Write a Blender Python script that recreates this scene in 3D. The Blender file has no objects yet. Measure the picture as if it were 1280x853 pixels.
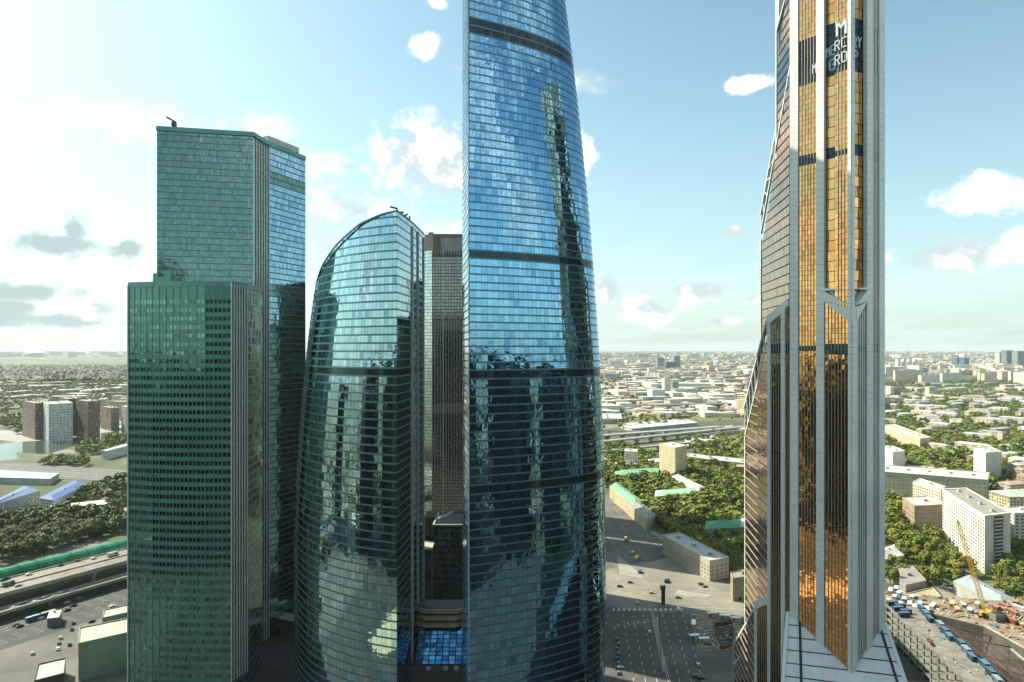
import bpy, math, random
import numpy as np
from mathutils import Vector
random.seed(7); RNG = np.random.default_rng(7)
PI = math.pi
# ------------------------------------------------------------------ camera, sky, sun, exposure
SC = bpy.context.scene
COL = SC.collection
F, CX, HY, CH = 853.3, 640.0, 437.0, 180.0        # focal length in photo pixels, centre column, horizon row, camera height in metres
cam_d = bpy.data.cameras.new('camera'); cam = bpy.data.objects.new('camera', cam_d); COL.objects.link(cam)
cam_d.sensor_width = 36; cam_d.lens = 24; cam_d.shift_y = 10.5/1280
cam_d.clip_start = 1; cam_d.clip_end = 120000
cam.location = (0, 0, CH); cam.rotation_euler = (PI/2, 0, 0)
SC.camera = cam
SUN_EL = math.radians(44); SUN_AZ = math.radians(-63)      # azimuth from +Y towards +X
SUN_DIR = Vector((math.sin(SUN_AZ)*math.cos(SUN_EL), math.cos(SUN_AZ)*math.cos(SUN_EL), math.sin(SUN_EL)))
sun_d = bpy.data.lights.new('sun', 'SUN'); sun = bpy.data.objects.new('sun', sun_d); COL.objects.link(sun)
sun_d.energy = 5.0; sun_d.angle = math.radians(0.5); sun_d.color = (1.0, 0.91, 0.71)
sun.rotation_euler = (-SUN_DIR).to_track_quat('-Z', 'Y').to_euler(); sun.location = (0, 0, 900)
SKY_STRENGTH = 0.094
SC.view_settings.view_transform = 'Standard'; SC.view_settings.look = 'None'
SC.view_settings.exposure = 0.9; SC.view_settings.gamma = 1.0; SC.view_settings.use_curve_mapping = False
SC.cycles.max_bounces = 8; SC.cycles.glossy_bounces = 4; SC.cycles.diffuse_bounces = 2; SC.cycles.transmission_bounces = 2
SC.cycles.volume_bounces = 0; SC.cycles.use_denoising = True; SC.cycles.sample_clamp_indirect = 6
SC.cycles.caustics_reflective = False; SC.cycles.caustics_refractive = False

class NT:                                             # small node-tree helper
    def __init__(s, tree): s.t = tree; s.n = tree.nodes; s.l = tree.links
    def new(s, typ, **kw):
        n = s.n.new(typ)
        for k, v in kw.items(): setattr(n, k, v)
        return n
    def val(s, sock, v):
        if hasattr(v, 'is_linked'): s.l.new(v, sock)
        else: sock.default_value = v
    def m(s, op, a, b=None, c=None):
        n = s.new('ShaderNodeMath', operation=op); s.val(n.inputs[0], a)
        if b is not None: s.val(n.inputs[1], b)
        if c is not None: s.val(n.inputs[2], c)
        return n.outputs[0]
    def mr(s, v, a, b, c=0.0, d=1.0, smooth=True):
        n = s.new('ShaderNodeMapRange', interpolation_type='SMOOTHSTEP' if smooth else 'LINEAR')
        s.val(n.inputs[0], v)
        for i, x in enumerate((a, b, c, d)): s.val(n.inputs[i+1], x)
        return n.outputs[0]
    def mix(s, f, a, b, mode='MIX'):
        n = s.new('ShaderNodeMix', data_type='RGBA', blend_type=mode); n.clamp_factor = True
        s.val(n.inputs[0], f)
        for sock, v in ((n.inputs[6], a), (n.inputs[7], b)):
            if hasattr(v, 'is_linked'): s.l.new(v, sock)
            else: sock.default_value = (*v, 1) if len(v) == 3 else v
        return n.outputs[2]
    def noise(s, vec, scale, detail=4, rough=0.55, dim='3D'):
        n = s.new('ShaderNodeTexNoise', noise_dimensions=dim); s.l.new(vec, n.inputs['Vector'])
        n.inputs['Scale'].default_value = scale; n.inputs['Detail'].default_value = detail; n.inputs['Roughness'].default_value = rough
        return n.outputs[0]

def angles(px, py):
    az = math.atan2(px-CX, F); return az, math.atan2((HY-py)*math.cos(az), F)

world = bpy.data.worlds.new('World'); SC.world = world; world.use_nodes = True
world.cycles.sampling_method = 'MANUAL'; world.cycles.sample_map_resolution = 512
w = NT(world.node_tree); w.n.clear()
sky = w.new('ShaderNodeTexSky', sky_type='NISHITA'); sky.sun_disc = False
sky.sun_elevation = SUN_EL; sky.sun_rotation = SUN_AZ; sky.altitude = 150
sky.air_density = 1.0; sky.dust_density = 1.9; sky.ozone_density = 1.2
tc = w.new('ShaderNodeTexCoord').outputs['Generated']
sep = w.new('ShaderNodeSeparateXYZ'); w.l.new(tc, sep.inputs[0]); dx, dy, dz = sep.outputs
azn = w.m('ARCTAN2', dx, dy); eln = w.m('ARCSINE', dz)
ae = w.new('ShaderNodeCombineXYZ'); w.val(ae.inputs[0], azn); w.val(ae.inputs[1], eln); ae = ae.outputs[0]
n1 = w.noise(tc, 24, 5, 0.56); n3 = w.noise(tc, 6, 1.5, 0.5)
edge = w.m('MULTIPLY', w.m('SUBTRACT', n1, 0.5), 2.9)
def blobs(lst, more=()):                              # more: clouds outside the picture, in degrees of azimuth and elevation
    out = None
    for q in list(lst)+[tuple(map(math.radians, r))+(1,) for r in more]:
        if len(q) == 5: a, e, sx, sy = q[0], q[1], 1/q[2], 1/q[3]
        else:
            px, py, hx, hy = q; a, e = angles(px, py); a2, _ = angles(px+hx, py); _, e2 = angles(px, py-hy); sx, sy = 1/(a2-a), 1/(e2-e)
        v = w.new('ShaderNodeVectorMath', operation='MULTIPLY_ADD'); w.l.new(ae, v.inputs[0]); v.inputs[1].default_value = (sx, sy, 0); v.inputs[2].default_value = (-a*sx, -e*sy, 0)
        l = w.new('ShaderNodeVectorMath', operation='LENGTH'); w.l.new(v.outputs[0], l.inputs[0]); b = l.outputs['Value']
        out = b if out is None else w.m('MINIMUM', out, b)
    return w.m('MULTIPLY_ADD', out, -1.6, 1.55)
white = blobs([(540, 192, 96, 78), (575, 215, 80, 62), (536, 57, 26, 24), (549, 6, 22, 12), (722, 192, 26, 42), (760, 362, 34, 34),
               (800, 388, 70, 24), (872, 364, 58, 18), (935, 105, 46, 15), (1235, 246, 80, 34), (1195, 320, 110, 28), (1275, 300, 40, 22),
               (915, 290, 22, 9), (905, 402, 40, 9), (940, 375, 20, 8), (120, 386, 60, 22), (120, 345, 60, 22)],
              [(136, 21, 15, 9), (122, 13, 13, 6), (150, 11, 14, 5), (105, 6, 12, 3), (-128, 14, 14, 7), (-150, 22, 16, 7), (-105, 8, 12, 4), (170, 17, 13, 6), (75, 9, 12, 4)])
grey = blobs([(70, 305, 130, 28), (95, 285, 45, 34), (155, 312, 50, 26), (40, 365, 130, 26), (70, 400, 150, 20), (15, 385, 80, 18)])
soft = blobs([(20, 148, 80, 34), (165, 150, 90, 34), (330, 160, 60, 24)])
mw = w.mr(w.m('ADD', white, edge), 0.2, 0.95); mg = w.mr(w.m('ADD', grey, edge), 0.2, 1.2)
ms = w.m('MULTIPLY', w.mr(w.m('ADD', soft, edge), -0.1, 1.1), 0.55)
# the same scattered cumulus everywhere else in the sky, and a thin veil towards the horizon
den = w.m('ADD', w.m('MAXIMUM', dz, 0.0), 0.1)
cmb = w.new('ShaderNodeCombineXYZ'); w.val(cmb.inputs[0], w.m('DIVIDE', dx, den)); w.val(cmb.inputs[1], w.m('DIVIDE', dy, den)); cmb.inputs[2].default_value = 5.9
gen = w.noise(cmb.outputs[0], 0.95, 5, 0.58)
mgen = w.m('MULTIPLY', w.mr(gen, 0.535, 0.66), w.mr(dz, 0.1, 0.22))
veil = w.m('MULTIPLY', w.mr(dz, 0.2, 0.0), w.mr(gen, 0.35, 0.75, 0.15, 0.6))
skyc = w.new('ShaderNodeVectorMath', operation='SCALE'); w.l.new(sky.outputs[0], skyc.inputs[0]); skyc.inputs[3].default_value = SKY_STRENGTH
tint = w.mix(1.0, skyc.outputs[0], (1.0, 1.21, 1.06), 'MULTIPLY')
tint = w.mix(w.mr(dz, 0.0, 0.5, 0.38, 0.03), tint, (0.47, 0.61, 0.62))           # summer haze, thicker towards the horizon
shade = w.mr(w.m('ADD', n3, w.m('MULTIPLY', w.m('SUBTRACT', n1, 0.5), 1.2)), 0.35, 0.62)
c_white = w.mix(shade, (0.38, 0.44, 0.45), (0.78, 0.80, 0.76))
c_grey = w.mix(w.mr(w.m('ADD', grey, edge), 0.15, 1.0), (0.62, 0.67, 0.66), (0.30, 0.38, 0.385))
o = w.mix(veil, tint, (0.52, 0.62, 0.61))
o = w.mix(ms, o, (0.64, 0.70, 0.68)); o = w.mix(mgen, o, c_white); o = w.mix(mg, o, c_grey); o = w.mix(mw, o, c_white)
bg = w.new('ShaderNodeBackground'); w.l.new(o, bg.inputs[0]); bg.inputs[1].default_value = 1.0
wo = w.new('ShaderNodeOutputWorld'); w.l.new(bg.outputs[0], wo.inputs[0])

# ------------------------------------------------------------------ helpers
def G(px, py, z=0.0):                                 # where the sight line through a photo pixel meets height z
    D = (CH-z)*F/(py-HY); return np.array(((px-CX)/F*D, D, z))
def W(px, py, D): return np.array(((px-CX)/F*D, D, CH-(py-HY)/F*D))

MATS = {}
def mat(name, col, rough=0.7, metal=0.0, var=0.25, scale=0.15, bump=0.0, attr=False, spec=0.5, kind=None, col2=None):
    m = bpy.data.materials.new(name); m.use_nodes = True; t = NT(m.node_tree); t.n.clear()
    p = t.new('ShaderNodeBsdfPrincipled'); out = t.new('ShaderNodeOutputMaterial'); t.l.new(p.outputs[0], out.inputs[0])
    pos = t.new('ShaderNodeNewGeometry').outputs['Position']
    n = t.noise(pos, scale, 5, 0.6); nf = t.noise(pos, scale*9, 3, 0.6)
    c = t.mix(t.mr(n, 0.3, 0.7), tuple(x*(1-var) for x in col), tuple(min(1, x*(1+var)) for x in (col2 or col)))
    c = t.mix(t.m('MULTIPLY', t.mr(nf, 0.35, 0.7), var*0.8), c, tuple(x*0.6 for x in col))
    if attr:
        a = t.new('ShaderNodeAttribute', attribute_name='Col'); c = t.mix(1.0, c, a.outputs['Color'], 'MULTIPLY')
    if kind == 'windows':                             # far walls: rows of windows too small to tell apart
        s = t.new('ShaderNodeSeparateXYZ'); t.l.new(pos, s.inputs[0])
        fz = t.m('FRACT', t.m('DIVIDE', s.outputs[2], 3.1)); h = t.m('FRACT', t.m('DIVIDE', t.m('ADD', s.outputs[0], t.m('MULTIPLY', s.outputs[1], 0.83)), 3.4))
        wm = t.m('MULTIPLY', t.m('MULTIPLY', t.m('GREATER_THAN', fz, 0.38), t.m('LESS_THAN', fz, 0.85)), t.m('MULTIPLY', t.m('GREATER_THAN', h, 0.2), t.m('LESS_THAN', h, 0.72)))
        nz = t.new('ShaderNodeSeparateXYZ'); t.l.new(t.new('ShaderNodeNewGeometry').outputs['Normal'], nz.inputs[0])
        wm = t.m('MULTIPLY', wm, t.m('LESS_THAN', t.m('ABSOLUTE', nz.outputs[2]), 0.4))
        c = t.mix(t.m('MULTIPLY', wm, 0.8), c, (0.055, 0.065, 0.07))
    t.l.new(c, p.inputs['Base Color']); p.inputs['Roughness'].default_value = rough; p.inputs['Metallic'].default_value = metal
    p.inputs['Specular IOR Level'].default_value = spec
    if bump:
        b = t.new('ShaderNodeBump'); b.inputs['Strength'].default_value = bump; b.inputs['Distance'].default_value = 0.2
        t.l.new(nf, b.inputs['Height']); t.l.new(b.outputs[0], p.inputs['Normal'])
    MATS[name] = m; return m

def glass(name, tint, dark, rough=0.035, metal=1.0, wob=0.05, wscale=0.35, dirt=0.0, dirtcol=(0.3, 0.4, 0.35)):
    """mirror-coated facade glass; every pane carries its own shade in the colour attribute"""
    m = bpy.data.materials.new(name); m.use_nodes = True; t = NT(m.node_tree); t.n.clear()
    p = t.new('ShaderNodeBsdfPrincipled'); out = t.new('ShaderNodeOutputMaterial')
    pos = t.new('ShaderNodeNewGeometry').outputs['Position']
    a = t.new('ShaderNodeAttribute', attribute_name='Col').outputs['Fac']
    t.l.new(t.mix(a, dark, tint), p.inputs['Base Color'])
    p.inputs['Metallic'].default_value = metal; p.inputs['Roughness'].default_value = rough
    b = t.new('ShaderNodeBump'); b.inputs['Strength'].default_value = wob; b.inputs['Distance'].default_value = 1.0
    t.l.new(t.noise(pos, wscale, 2, 0.5), b.inputs['Height']); t.l.new(b.outputs[0], p.inputs['Normal'])
    if dirt:
        d = t.new('ShaderNodeBsdfDiffuse'); d.inputs[0].default_value = (*dirtcol, 1); mx = t.new('ShaderNodeMixShader')
        t.val(mx.inputs[0], t.m('MULTIPLY', t.mr(t.noise(pos, 0.5, 6, 0.7), 0.3, 0.75), dirt))
        t.l.new(p.outputs[0], mx.inputs[1]); t.l.new(d.outputs[0], mx.inputs[2]); t.l.new(mx.outputs[0], out.inputs[0])
    else: t.l.new(p.outputs[0], out.inputs[0])
    MATS[name] = m; return m

glass('glass_teal', (0.42, 0.60, 0.64), (0.17, 0.34, 0.42), wob=0.05)
glass('glass_blue', (0.26, 0.51, 0.70), (0.10, 0.28, 0.47), wob=0.05)
glass('glass_green', (0.21, 0.35, 0.32), (0.10, 0.20, 0.19), rough=0.1, wob=0.09, dirt=0.55, dirtcol=(0.21, 0.31, 0.26))
glass('glass_window', (0.10, 0.17, 0.16), (0.02, 0.05, 0.05), rough=0.06, wob=0.05)
glass('glass_office', (0.19, 0.34, 0.30), (0.06, 0.14, 0.125), rough=0.07, wob=0.05)
glass('glass_grey', (0.34, 0.36, 0.33), (0.20, 0.21, 0.19), rough=0.12, wob=0.04)
glass('glass_tall_blue', (0.36, 0.58, 0.70), (0.16, 0.34, 0.45), rough=0.06, wob=0.05)
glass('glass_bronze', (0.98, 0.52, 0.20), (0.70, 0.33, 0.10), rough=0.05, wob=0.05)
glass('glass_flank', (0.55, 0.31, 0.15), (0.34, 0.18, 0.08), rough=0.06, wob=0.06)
glass('glass_black', (0.035, 0.06, 0.07), (0.012, 0.03, 0.04), rough=0.06, metal=0.6)
glass('glass_atrium', (0.10, 0.34, 0.60), (0.04, 0.17, 0.36), rough=0.04, wob=0.05)
glass('glass_pale', (0.62, 0.72, 0.70), (0.4, 0.5, 0.5), rough=0.08, wob=0.03)
mat('core_dark', (0.012, 0.022, 0.026), 0.5, 0, 0.2)
mat('band_teal', (0.07, 0.22, 0.27), 0.35, 0.35, 0.15, 0.05)
mat('band_blue', (0.07, 0.19, 0.25), 0.32, 0.4, 0.15, 0.05)
mat('band_dark', (0.02, 0.035, 0.038), 0.4, 0.2, 0.3, 0.3)
mat('band_green', (0.125, 0.33, 0.275), 0.35, 0.3, 0.2, 0.08)
mat('spandrel_green', (0.115, 0.31, 0.26), 0.22, 0.35, 0.18, 0.05)
mat('white_metal', (0.76, 0.80, 0.76), 0.4, 0.1, 0.08, 0.08)
mat('white_panel', (0.80, 0.84, 0.79), 0.45, 0.05, 0.08, 0.06)
mat('fin_tan', (0.42, 0.36, 0.26), 0.45, 0.2, 0.15, 0.1)
mat('brown_wall', (0.125, 0.108, 0.095), 0.6, 0, 0.2, 0.2)
mat('rib_grey', (0.22, 0.235, 0.225), 0.5, 0.1, 0.15, 0.05)
mat('rib_light', (0.5, 0.5, 0.43), 0.5, 0.1, 0.12, 0.05)
mat('asphalt', (0.042, 0.046, 0.045), 0.85, 0, 0.35, 0.05, 0.1)
mat('asphalt_pale', (0.20, 0.19, 0.155), 0.85, 0, 0.28, 0.03, 0.1)
mat('asphalt_road', (0.105, 0.105, 0.092), 0.85, 0, 0.35, 0.025, 0.1)
mat('concrete_shaded', (0.19, 0.19, 0.17), 0.85, 0, 0.3, 0.15, 0.2)  # concrete darkened to paint in the shade on the unfinished frame
mat('paving', (0.27, 0.265, 0.24), 0.85, 0, 0.22, 0.08, 0.1)
mat('concrete', (0.34, 0.33, 0.30), 0.8, 0, 0.22, 0.12, 0.2)
mat('concrete_dark', (0.10, 0.10, 0.095), 0.85, 0, 0.3, 0.12, 0.2)
mat('marking', (0.6, 0.6, 0.56), 0.7, 0, 0.25, 0.6)
mat('earth', (0.24, 0.185, 0.12), 0.95, 0, 0.4, 0.12, 0.4)
mat('grass', (0.075, 0.105, 0.028), 0.95, 0, 0.35, 0.05, 0.3, col2=(0.17, 0.17, 0.05))
mat('water', (0.06, 0.09, 0.075), 0.08, 0, 0.2, 0.01, 0.05)
mat('leaf', (0.13, 0.18, 0.016), 0.75, 0, 0.4, 0.07, attr=True, col2=(0.20, 0.225, 0.03))
mat('bark', (0.07, 0.055, 0.04), 0.9, 0, 0.3, 0.5)
mat('far_wall', (0.92, 0.92, 0.92), 0.8, 0, 0.08, 0.02, attr=True, kind='windows')
mat('plain_wall', (0.92, 0.92, 0.92), 0.8, 0, 0.14, 0.12, 0.15, attr=True)
mat('roof_any', (0.95, 0.95, 0.95), 0.8, 0, 0.2, 0.1, 0.2, attr=True)
mat('roof_metal', (0.9, 0.9, 0.9), 0.6, 0.04, 0.14, 0.1, attr=True)
mat('window_frame', (0.62, 0.62, 0.58), 0.6, 0, 0.1)
mat('window_pane', (0.045, 0.055, 0.06), 0.12, 0, 0.3, 0.4, spec=0.8)
mat('balcony', (0.5, 0.5, 0.46), 0.8, 0, 0.2)
mat('paint', (0.95, 0.95, 0.95), 0.25, 0.15, 0.05, 0.4, attr=True)
mat('car_glass', (0.02, 0.025, 0.03), 0.08, 0, 0.1)
mat('tyre', (0.02, 0.02, 0.02), 0.9, 0, 0.2)
mat('crane_yellow', (0.72, 0.42, 0.04), 0.5, 0.1, 0.15)
mat('rust', (0.12, 0.055, 0.035), 0.8, 0.2, 0.35, 0.4)
mat('steel_dark', (0.06, 0.06, 0.06), 0.6, 0.4, 0.3, 0.4)
mat('container_blue', (0.03, 0.16, 0.30), 0.5, 0.1, 0.2, 0.3)
mat('sign_white', (0.62, 0.74, 0.78), 0.4, 0, 0.05)
mat('tube_green', (0.05, 0.28, 0.15), 0.2, 0.3, 0.3, 0.06)
mat('parapet', (0.42, 0.42, 0.38), 0.8, 0, 0.18, 0.1)
mat('cornice_beige', (0.62, 0.54, 0.36), 0.5, 0.1, 0.15, 0.2)

class MB:
    """collects boxes, quads and prisms; build() links them as one mesh object"""
    def __init__(s): s.v = []; s.f = []; s.c = []; s.mi = []
    def poly(s, pts, c=(1, 1, 1), mi=0):
        b = len(s.v); s.v.extend([tuple(map(float, p)) for p in pts]); s.f.append(tuple(range(b, b+len(pts)))); s.c.append(c); s.mi.append(mi)
    def faces(s, vs, fs, c=(1, 1, 1), mi=0):
        b = len(s.v); s.v.extend([tuple(map(float, p)) for p in vs])
        for f in fs: s.f.append(tuple(b+i for i in f)); s.c.append(c); s.mi.append(mi)
    def prism(s, base, z0, z1, c=(1, 1, 1), mi=0, bottom=False):
        n = len(base); vs = [(p[0], p[1], z0) for p in base]+[(p[0], p[1], z1) for p in base]
        fs = [(i, (i+1) % n, n+(i+1) % n, n+i) for i in range(n)]+[tuple(range(n, 2*n))]
        if bottom: fs.append(tuple(reversed(range(n))))
        s.faces(vs, fs, c, mi)
    def box(s, cx, cy, z0, lx, ly, h, ang=0.0, c=(1, 1, 1), mi=0):
        ca, sa = math.cos(ang), math.sin(ang)
        s.prism([(cx+x*ca-y*sa, cy+x*sa+y*ca) for x, y in ((-lx/2, -ly/2), (lx/2, -ly/2), (lx/2, ly/2), (-lx/2, ly/2))], z0, z0+h, c, mi, True)
    def beam(s, a, b, wd, hg, c=(1, 1, 1), mi=0):
        a, b = Vector(a), Vector(b); d = (b-a).normalized(); up = Vector((0, 0, 1)) if abs(d.z) < 0.95 else Vector((0, 1, 0))
        x = d.cross(up).normalized()*wd/2; y = x.cross(d).normalized()*hg/2
        vs = [p+sx*x+sy*y for p in (a, b) for sx, sy in ((-1, -1), (1, -1), (1, 1), (-1, 1))]
        s.faces(vs, [(0, 1, 2, 3), (7, 6, 5, 4), (0, 4, 5, 1), (1, 5, 6, 2), (2, 6, 7, 3), (3, 7, 4, 0)], c, mi)
    def tube(s, a, b, r0, r1, n=7, c=(1, 1, 1), mi=0):
        a, b = Vector(a), Vector(b); d = (b-a).normalized(); up = Vector((0, 0, 1)) if abs(d.z) < 0.95 else Vector((0, 1, 0))
        x = d.cross(up).normalized(); y = x.cross(d)
        vs = [p+(x*math.cos(i*2*PI/n)+y*math.sin(i*2*PI/n))*r for p, r in ((a, r0), (b, r1)) for i in range(n)]
        s.faces(vs, [(i, n+i, n+(i+1) % n, (i+1) % n) for i in range(n)]+[tuple(range(n)), tuple(reversed(range(n, 2*n)))], c, mi)
    def mesh(s, name, mats, org=(0, 0, 0), smooth=False):
        me = bpy.data.meshes.new(name); v = np.array(s.v, dtype=float)-np.array(org, dtype=float)
        me.from_pydata(v.tolist(), [], s.f)
        ca = me.color_attributes.new('Col', 'FLOAT_COLOR', 'CORNER')
        cnt = [len(f) for f in s.f]; arr = np.ones((sum(cnt), 4), dtype=np.float32); arr[:, :3] = np.repeat(np.array(s.c, dtype=np.float32), cnt, axis=0)
        ca.data.foreach_set('color', arr.ravel())
        for m in (mats if isinstance(mats, (list, tuple)) else [mats]): me.materials.append(MATS[m])
        if any(s.mi): me.polygons.foreach_set('material_index', s.mi)
        if smooth: me.polygons.foreach_set('use_smooth', [True]*len(s.f))
        return me
    def build(s, name, mats, parent=None, smooth=False, **props):
        org = ORG.get(parent.name, (0, 0, 0)) if parent else props.pop('org', (0, 0, 0))
        ob = bpy.data.objects.new(name, s.mesh(name, mats, org, smooth)); COL.objects.link(ob)
        ORG[ob.name] = org
        if parent: ob.parent = parent
        else: ob.location = org
        for k, x in props.items(): ob[k] = x
        return ob
ORG = {}
def thing(name, label, cat, loc, group=None, rz=0.0):
    e = bpy.data.objects.new(name, None); COL.objects.link(e); e.empty_display_size = 0.5
    e.location = [float(x) for x in loc]; e.rotation_euler = (0, 0, rz); ORG[e.name] = tuple(float(x) for x in loc)
    e['label'] = label; e['category'] = cat
    if group: e['group'] = group
    return e
def place(name, me, parent, loc, rz=0.0, org=None):    # a part that shares its mesh with alike parts
    ob = bpy.data.objects.new(name, me); COL.objects.link(ob); o0 = ORG[parent.name] if parent else (0, 0, 0)
    ob.location = [float(a-b) for a, b in zip(loc, o0)]; ob.rotation_euler = (0, 0, rz); ob.parent = parent
    return ob
def bez(p0, p1, p2, n):
    t = np.linspace(0, 1, n+1)[:, None]; p0, p1, p2 = map(np.array, (p0, p1, p2)); return (1-t)**2*p0+2*t*(1-t)*p1+t**2*p2
def line(p0, p1, n):
    t = np.linspace(0, 1, n+1)[:, None]; return np.array(p0)*(1-t)+np.array(p1)*t
def join_paths(*ps): return np.vstack([p[:-1] for p in ps])          # closed outline, counter-clockwise from above
def pane_faces(mb, A, B, C, D, n, c, tilt=0.006, th=0.08, mi=0):
    """one pane: a thin slab standing off its wall, tipped a little out of true"""
    A, B, C, D = (np.array(p, dtype=float) for p in (A, B, C, D)); n = np.array(n)
    wd = np.linalg.norm(B-A); hg = np.linalg.norm(D-A); a, b = RNG.normal(0, tilt, 2)
    q = [A+n*(th-a*wd/2-b*hg/2), B+n*(th+a*wd/2-b*hg/2), C+n*(th+a*wd/2+b*hg/2), D+n*(th-a*wd/2+b*hg/2)]
    mb.faces(q+[A, B, C, D], [(0, 1, 2, 3), (4, 5, 1, 0), (5, 6, 2, 1), (6, 7, 3, 2), (7, 4, 0, 3)], c, mi)

def skin(t, outline, levels, roof, gmat, bmat, band=0.8, named=0, dark=(), gap=0.05, tilt=0.006, keep=None, special=None, dmat='glass_black', bandstuff=False):
    """curtain wall round a closed outline: one floor_band per storey, panes between, the largest `named` panes singly"""
    panes = []; core = MB(); N = len(outline(levels[0]))
    for k in range(len(levels)-1):
        za, zb = levels[k], levels[k+1]; P = outline(za+band); Q = outline(zb); R0 = outline(za)
        bm = MB(); hit = False; dk = any(a <= (za+zb)/2 <= b for a, b in dark)
        for j in range(N):
            j2 = (j+1) % N; A, B = P[j], P[j2]; C, D = Q[j2], Q[j]
            rj, rj2 = roof(*A), roof(*B)
            d = B-A; L = np.linalg.norm(d)
            if L < 1e-4: continue
            d = d/L; n = np.array((d[1], -d[0], 0.0)); nn = n[:2]
            if min(rj, rj2) > za+0.3:
                z1a, z1b = min(za+band, rj), min(za+band, rj2); o1, o2 = R0[j]+nn*0.16, R0[j2]+nn*0.16; i1, i2 = R0[j]-nn*0.1, R0[j2]-nn*0.1
                bm.faces([(*o1, za), (*o2, za), (*o2, z1b), (*o1, z1a), (*i1, z1a), (*i2, z1b), (*i1, za), (*i2, za)], [(0, 1, 2, 3), (3, 2, 5, 4), (6, 7, 1, 0)]); hit = True
            ta, tb = min(zb, rj), min(zb, rj2)
            ci, cj = P[j]-nn*0.25, P[j2]-nn*0.25
            if max(rj, rj2) > za:
                core.poly([(*ci, za), (*cj, za), (*(Q[j2]-nn*0.25), max(za, min(zb, rj2))), (*(Q[j]-nn*0.25), max(za, min(zb, rj)))])
            if min(ta, tb) < za+band+0.4: continue
            if keep and not keep(*((A+B)/2)): continue
            g = d*min(gap, L*0.2)
            fa, fb = (ta-za-band)/(zb-za-band), (tb-za-band)/(zb-za-band)
            Dd, Cc = A+(D-A)*fa, B+(C-B)*fb
            panes.append(((*(A+g), za+band), (*(B-g), za+band), (*(Cc-g), tb-0.04), (*(Dd+g), ta-0.04), n, dk))
        if hit: bm.build('floor_band', bmat, t)
    core.poly([(*p, roof(*p)-0.3) for p in outline(levels[-1])]); core.build('core_wall', 'core_dark', t)
    def size(p):                                       # how large the pane shows in the photograph
        c = (np.array(p[0])+np.array(p[2]))/2; v = c-np.array((0, 0, CH)); D = v[1]; u, y = CX+F*v[0]/D, HY-F*v[2]/D
        return -1 if (u < 0 or u > 1280 or y < 0 or y > 853) else -float(np.dot(v, p[4]))/np.linalg.norm(v)/D
    order = sorted(range(len(panes)), key=lambda i: -size(panes[i])) if named else []
    single = set(order[:named]); rest = MB(); drest = MB()
    for i, (A, B, C, D, n, dk) in enumerate(panes):
        c = float(np.clip(RNG.normal(0.66, 0.2), 0, 1))
        if RNG.random() < 0.02: c = 0.0
        if i in single:
            m = MB(); pane_faces(m, A, B, C, D, n, (c, c, c), tilt); m.build('pane', dmat if dk else gmat, t)
        else: pane_faces(drest if dk else rest, A, B, C, D, n, (c, c, c), tilt)
    rest.build('panes', gmat, t, kind='stuff')
    if drest.f: drest.build('dark_panes', dmat, t, kind='stuff')

# ------------------------------------------------------------------ ground, roads, water
def ground_material():
    m = bpy.data.materials.new('ground'); m.use_nodes = True; t = NT(m.node_tree); t.n.clear()
    p = t.new('ShaderNodeBsdfPrincipled'); out = t.new('ShaderNodeOutputMaterial'); t.l.new(p.outputs[0], out.inputs[0])
    pos = t.new('ShaderNodeNewGeometry').outputs['Position']
    park = t.mr(t.noise(pos, 0.0016, 6, 0.6), 0.44, 0.56)
    v = t.new('ShaderNodeTexVoronoi'); v.inputs['Scale'].default_value = 0.022; t.l.new(pos, v.inputs['Vector'])
    v2 = t.new('ShaderNodeTexVoronoi'); v2.inputs['Scale'].default_value = 0.006; t.l.new(pos, v2.inputs['Vector'])
    s = t.new('ShaderNodeSeparateColor'); t.l.new(v.outputs['Color'], s.inputs[0]); s2 = t.new('ShaderNodeSeparateColor'); t.l.new(v2.outputs['Color'], s2.inputs[0])
    built = t.mix(s.outputs[0], (0.13, 0.13, 0.12), (0.34, 0.33, 0.29)); built = t.mix(t.mr(s.outputs[1], 0.35, 0.5), built, (0.075, 0.10, 0.035))
    built = t.mix(t.mr(s2.outputs[2], 0.7, 0.75), built, (0.3, 0.28, 0.23))
    green = t.mix(t.noise(pos, 0.03, 5, 0.65), (0.028, 0.05, 0.02), (0.07, 0.095, 0.03))
    c = t.mix(park, green, built); c = t.mix(t.m('MULTIPLY', t.noise(pos, 0.2, 4, 0.6), 0.5), c, (0.07, 0.08, 0.05))
    t.l.new(c, p.inputs['Base Color']); p.inputs['Roughness'].default_value = 0.95; MATS['ground'] = m
ground_material()
def struct(name, mb, m): return mb.build(name, m, None, kind='structure')
gm = MB(); gm.poly([(48000*math.cos(i*2*PI/64), 48000*math.sin(i*2*PI/64), 0) for i in range(64)]); struct('ground', gm, 'ground')
def sheet(name, pts, m, z=0.02, px=False):
    b = MB(); pts = [G(*p)[:2] for p in pts] if px else pts
    a = sum(pts[i][0]*pts[(i+1) % len(pts)][1]-pts[(i+1) % len(pts)][0]*pts[i][1] for i in range(len(pts)))
    if a < 0: pts = pts[::-1]
    b.poly([(p[0], p[1], z) for p in pts]); return struct(name, b, m)
sheet('paved_district', [(-420, -420), (420, -420), (240, 240), (240, 440), (150, 470), (60, 560), (-60, 700), (-260, 560), (-330, 420)], 'asphalt', 0.02)
sheet('sandy_lot', [(-130, 120), (-20, 90), (10, 170), (-30, 215), (-110, 200)], 'earth', 0.06)
sheet('sandy_corner', [(-175, 150), (-140, 140), (-130, 240), (-170, 250)], 'cornice_beige', 0.06)
sheet('avenue', [(40, 250), (118, 300), (119, 369), (150, 455), (156, 535), (134, 690), (118, 810), (150, 1100), (60, 1100), (60, 800), (40, 520)], 'asphalt_road', 0.06)  # asphalt darker than the junction's, also chosen to deepen the shade here
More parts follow.
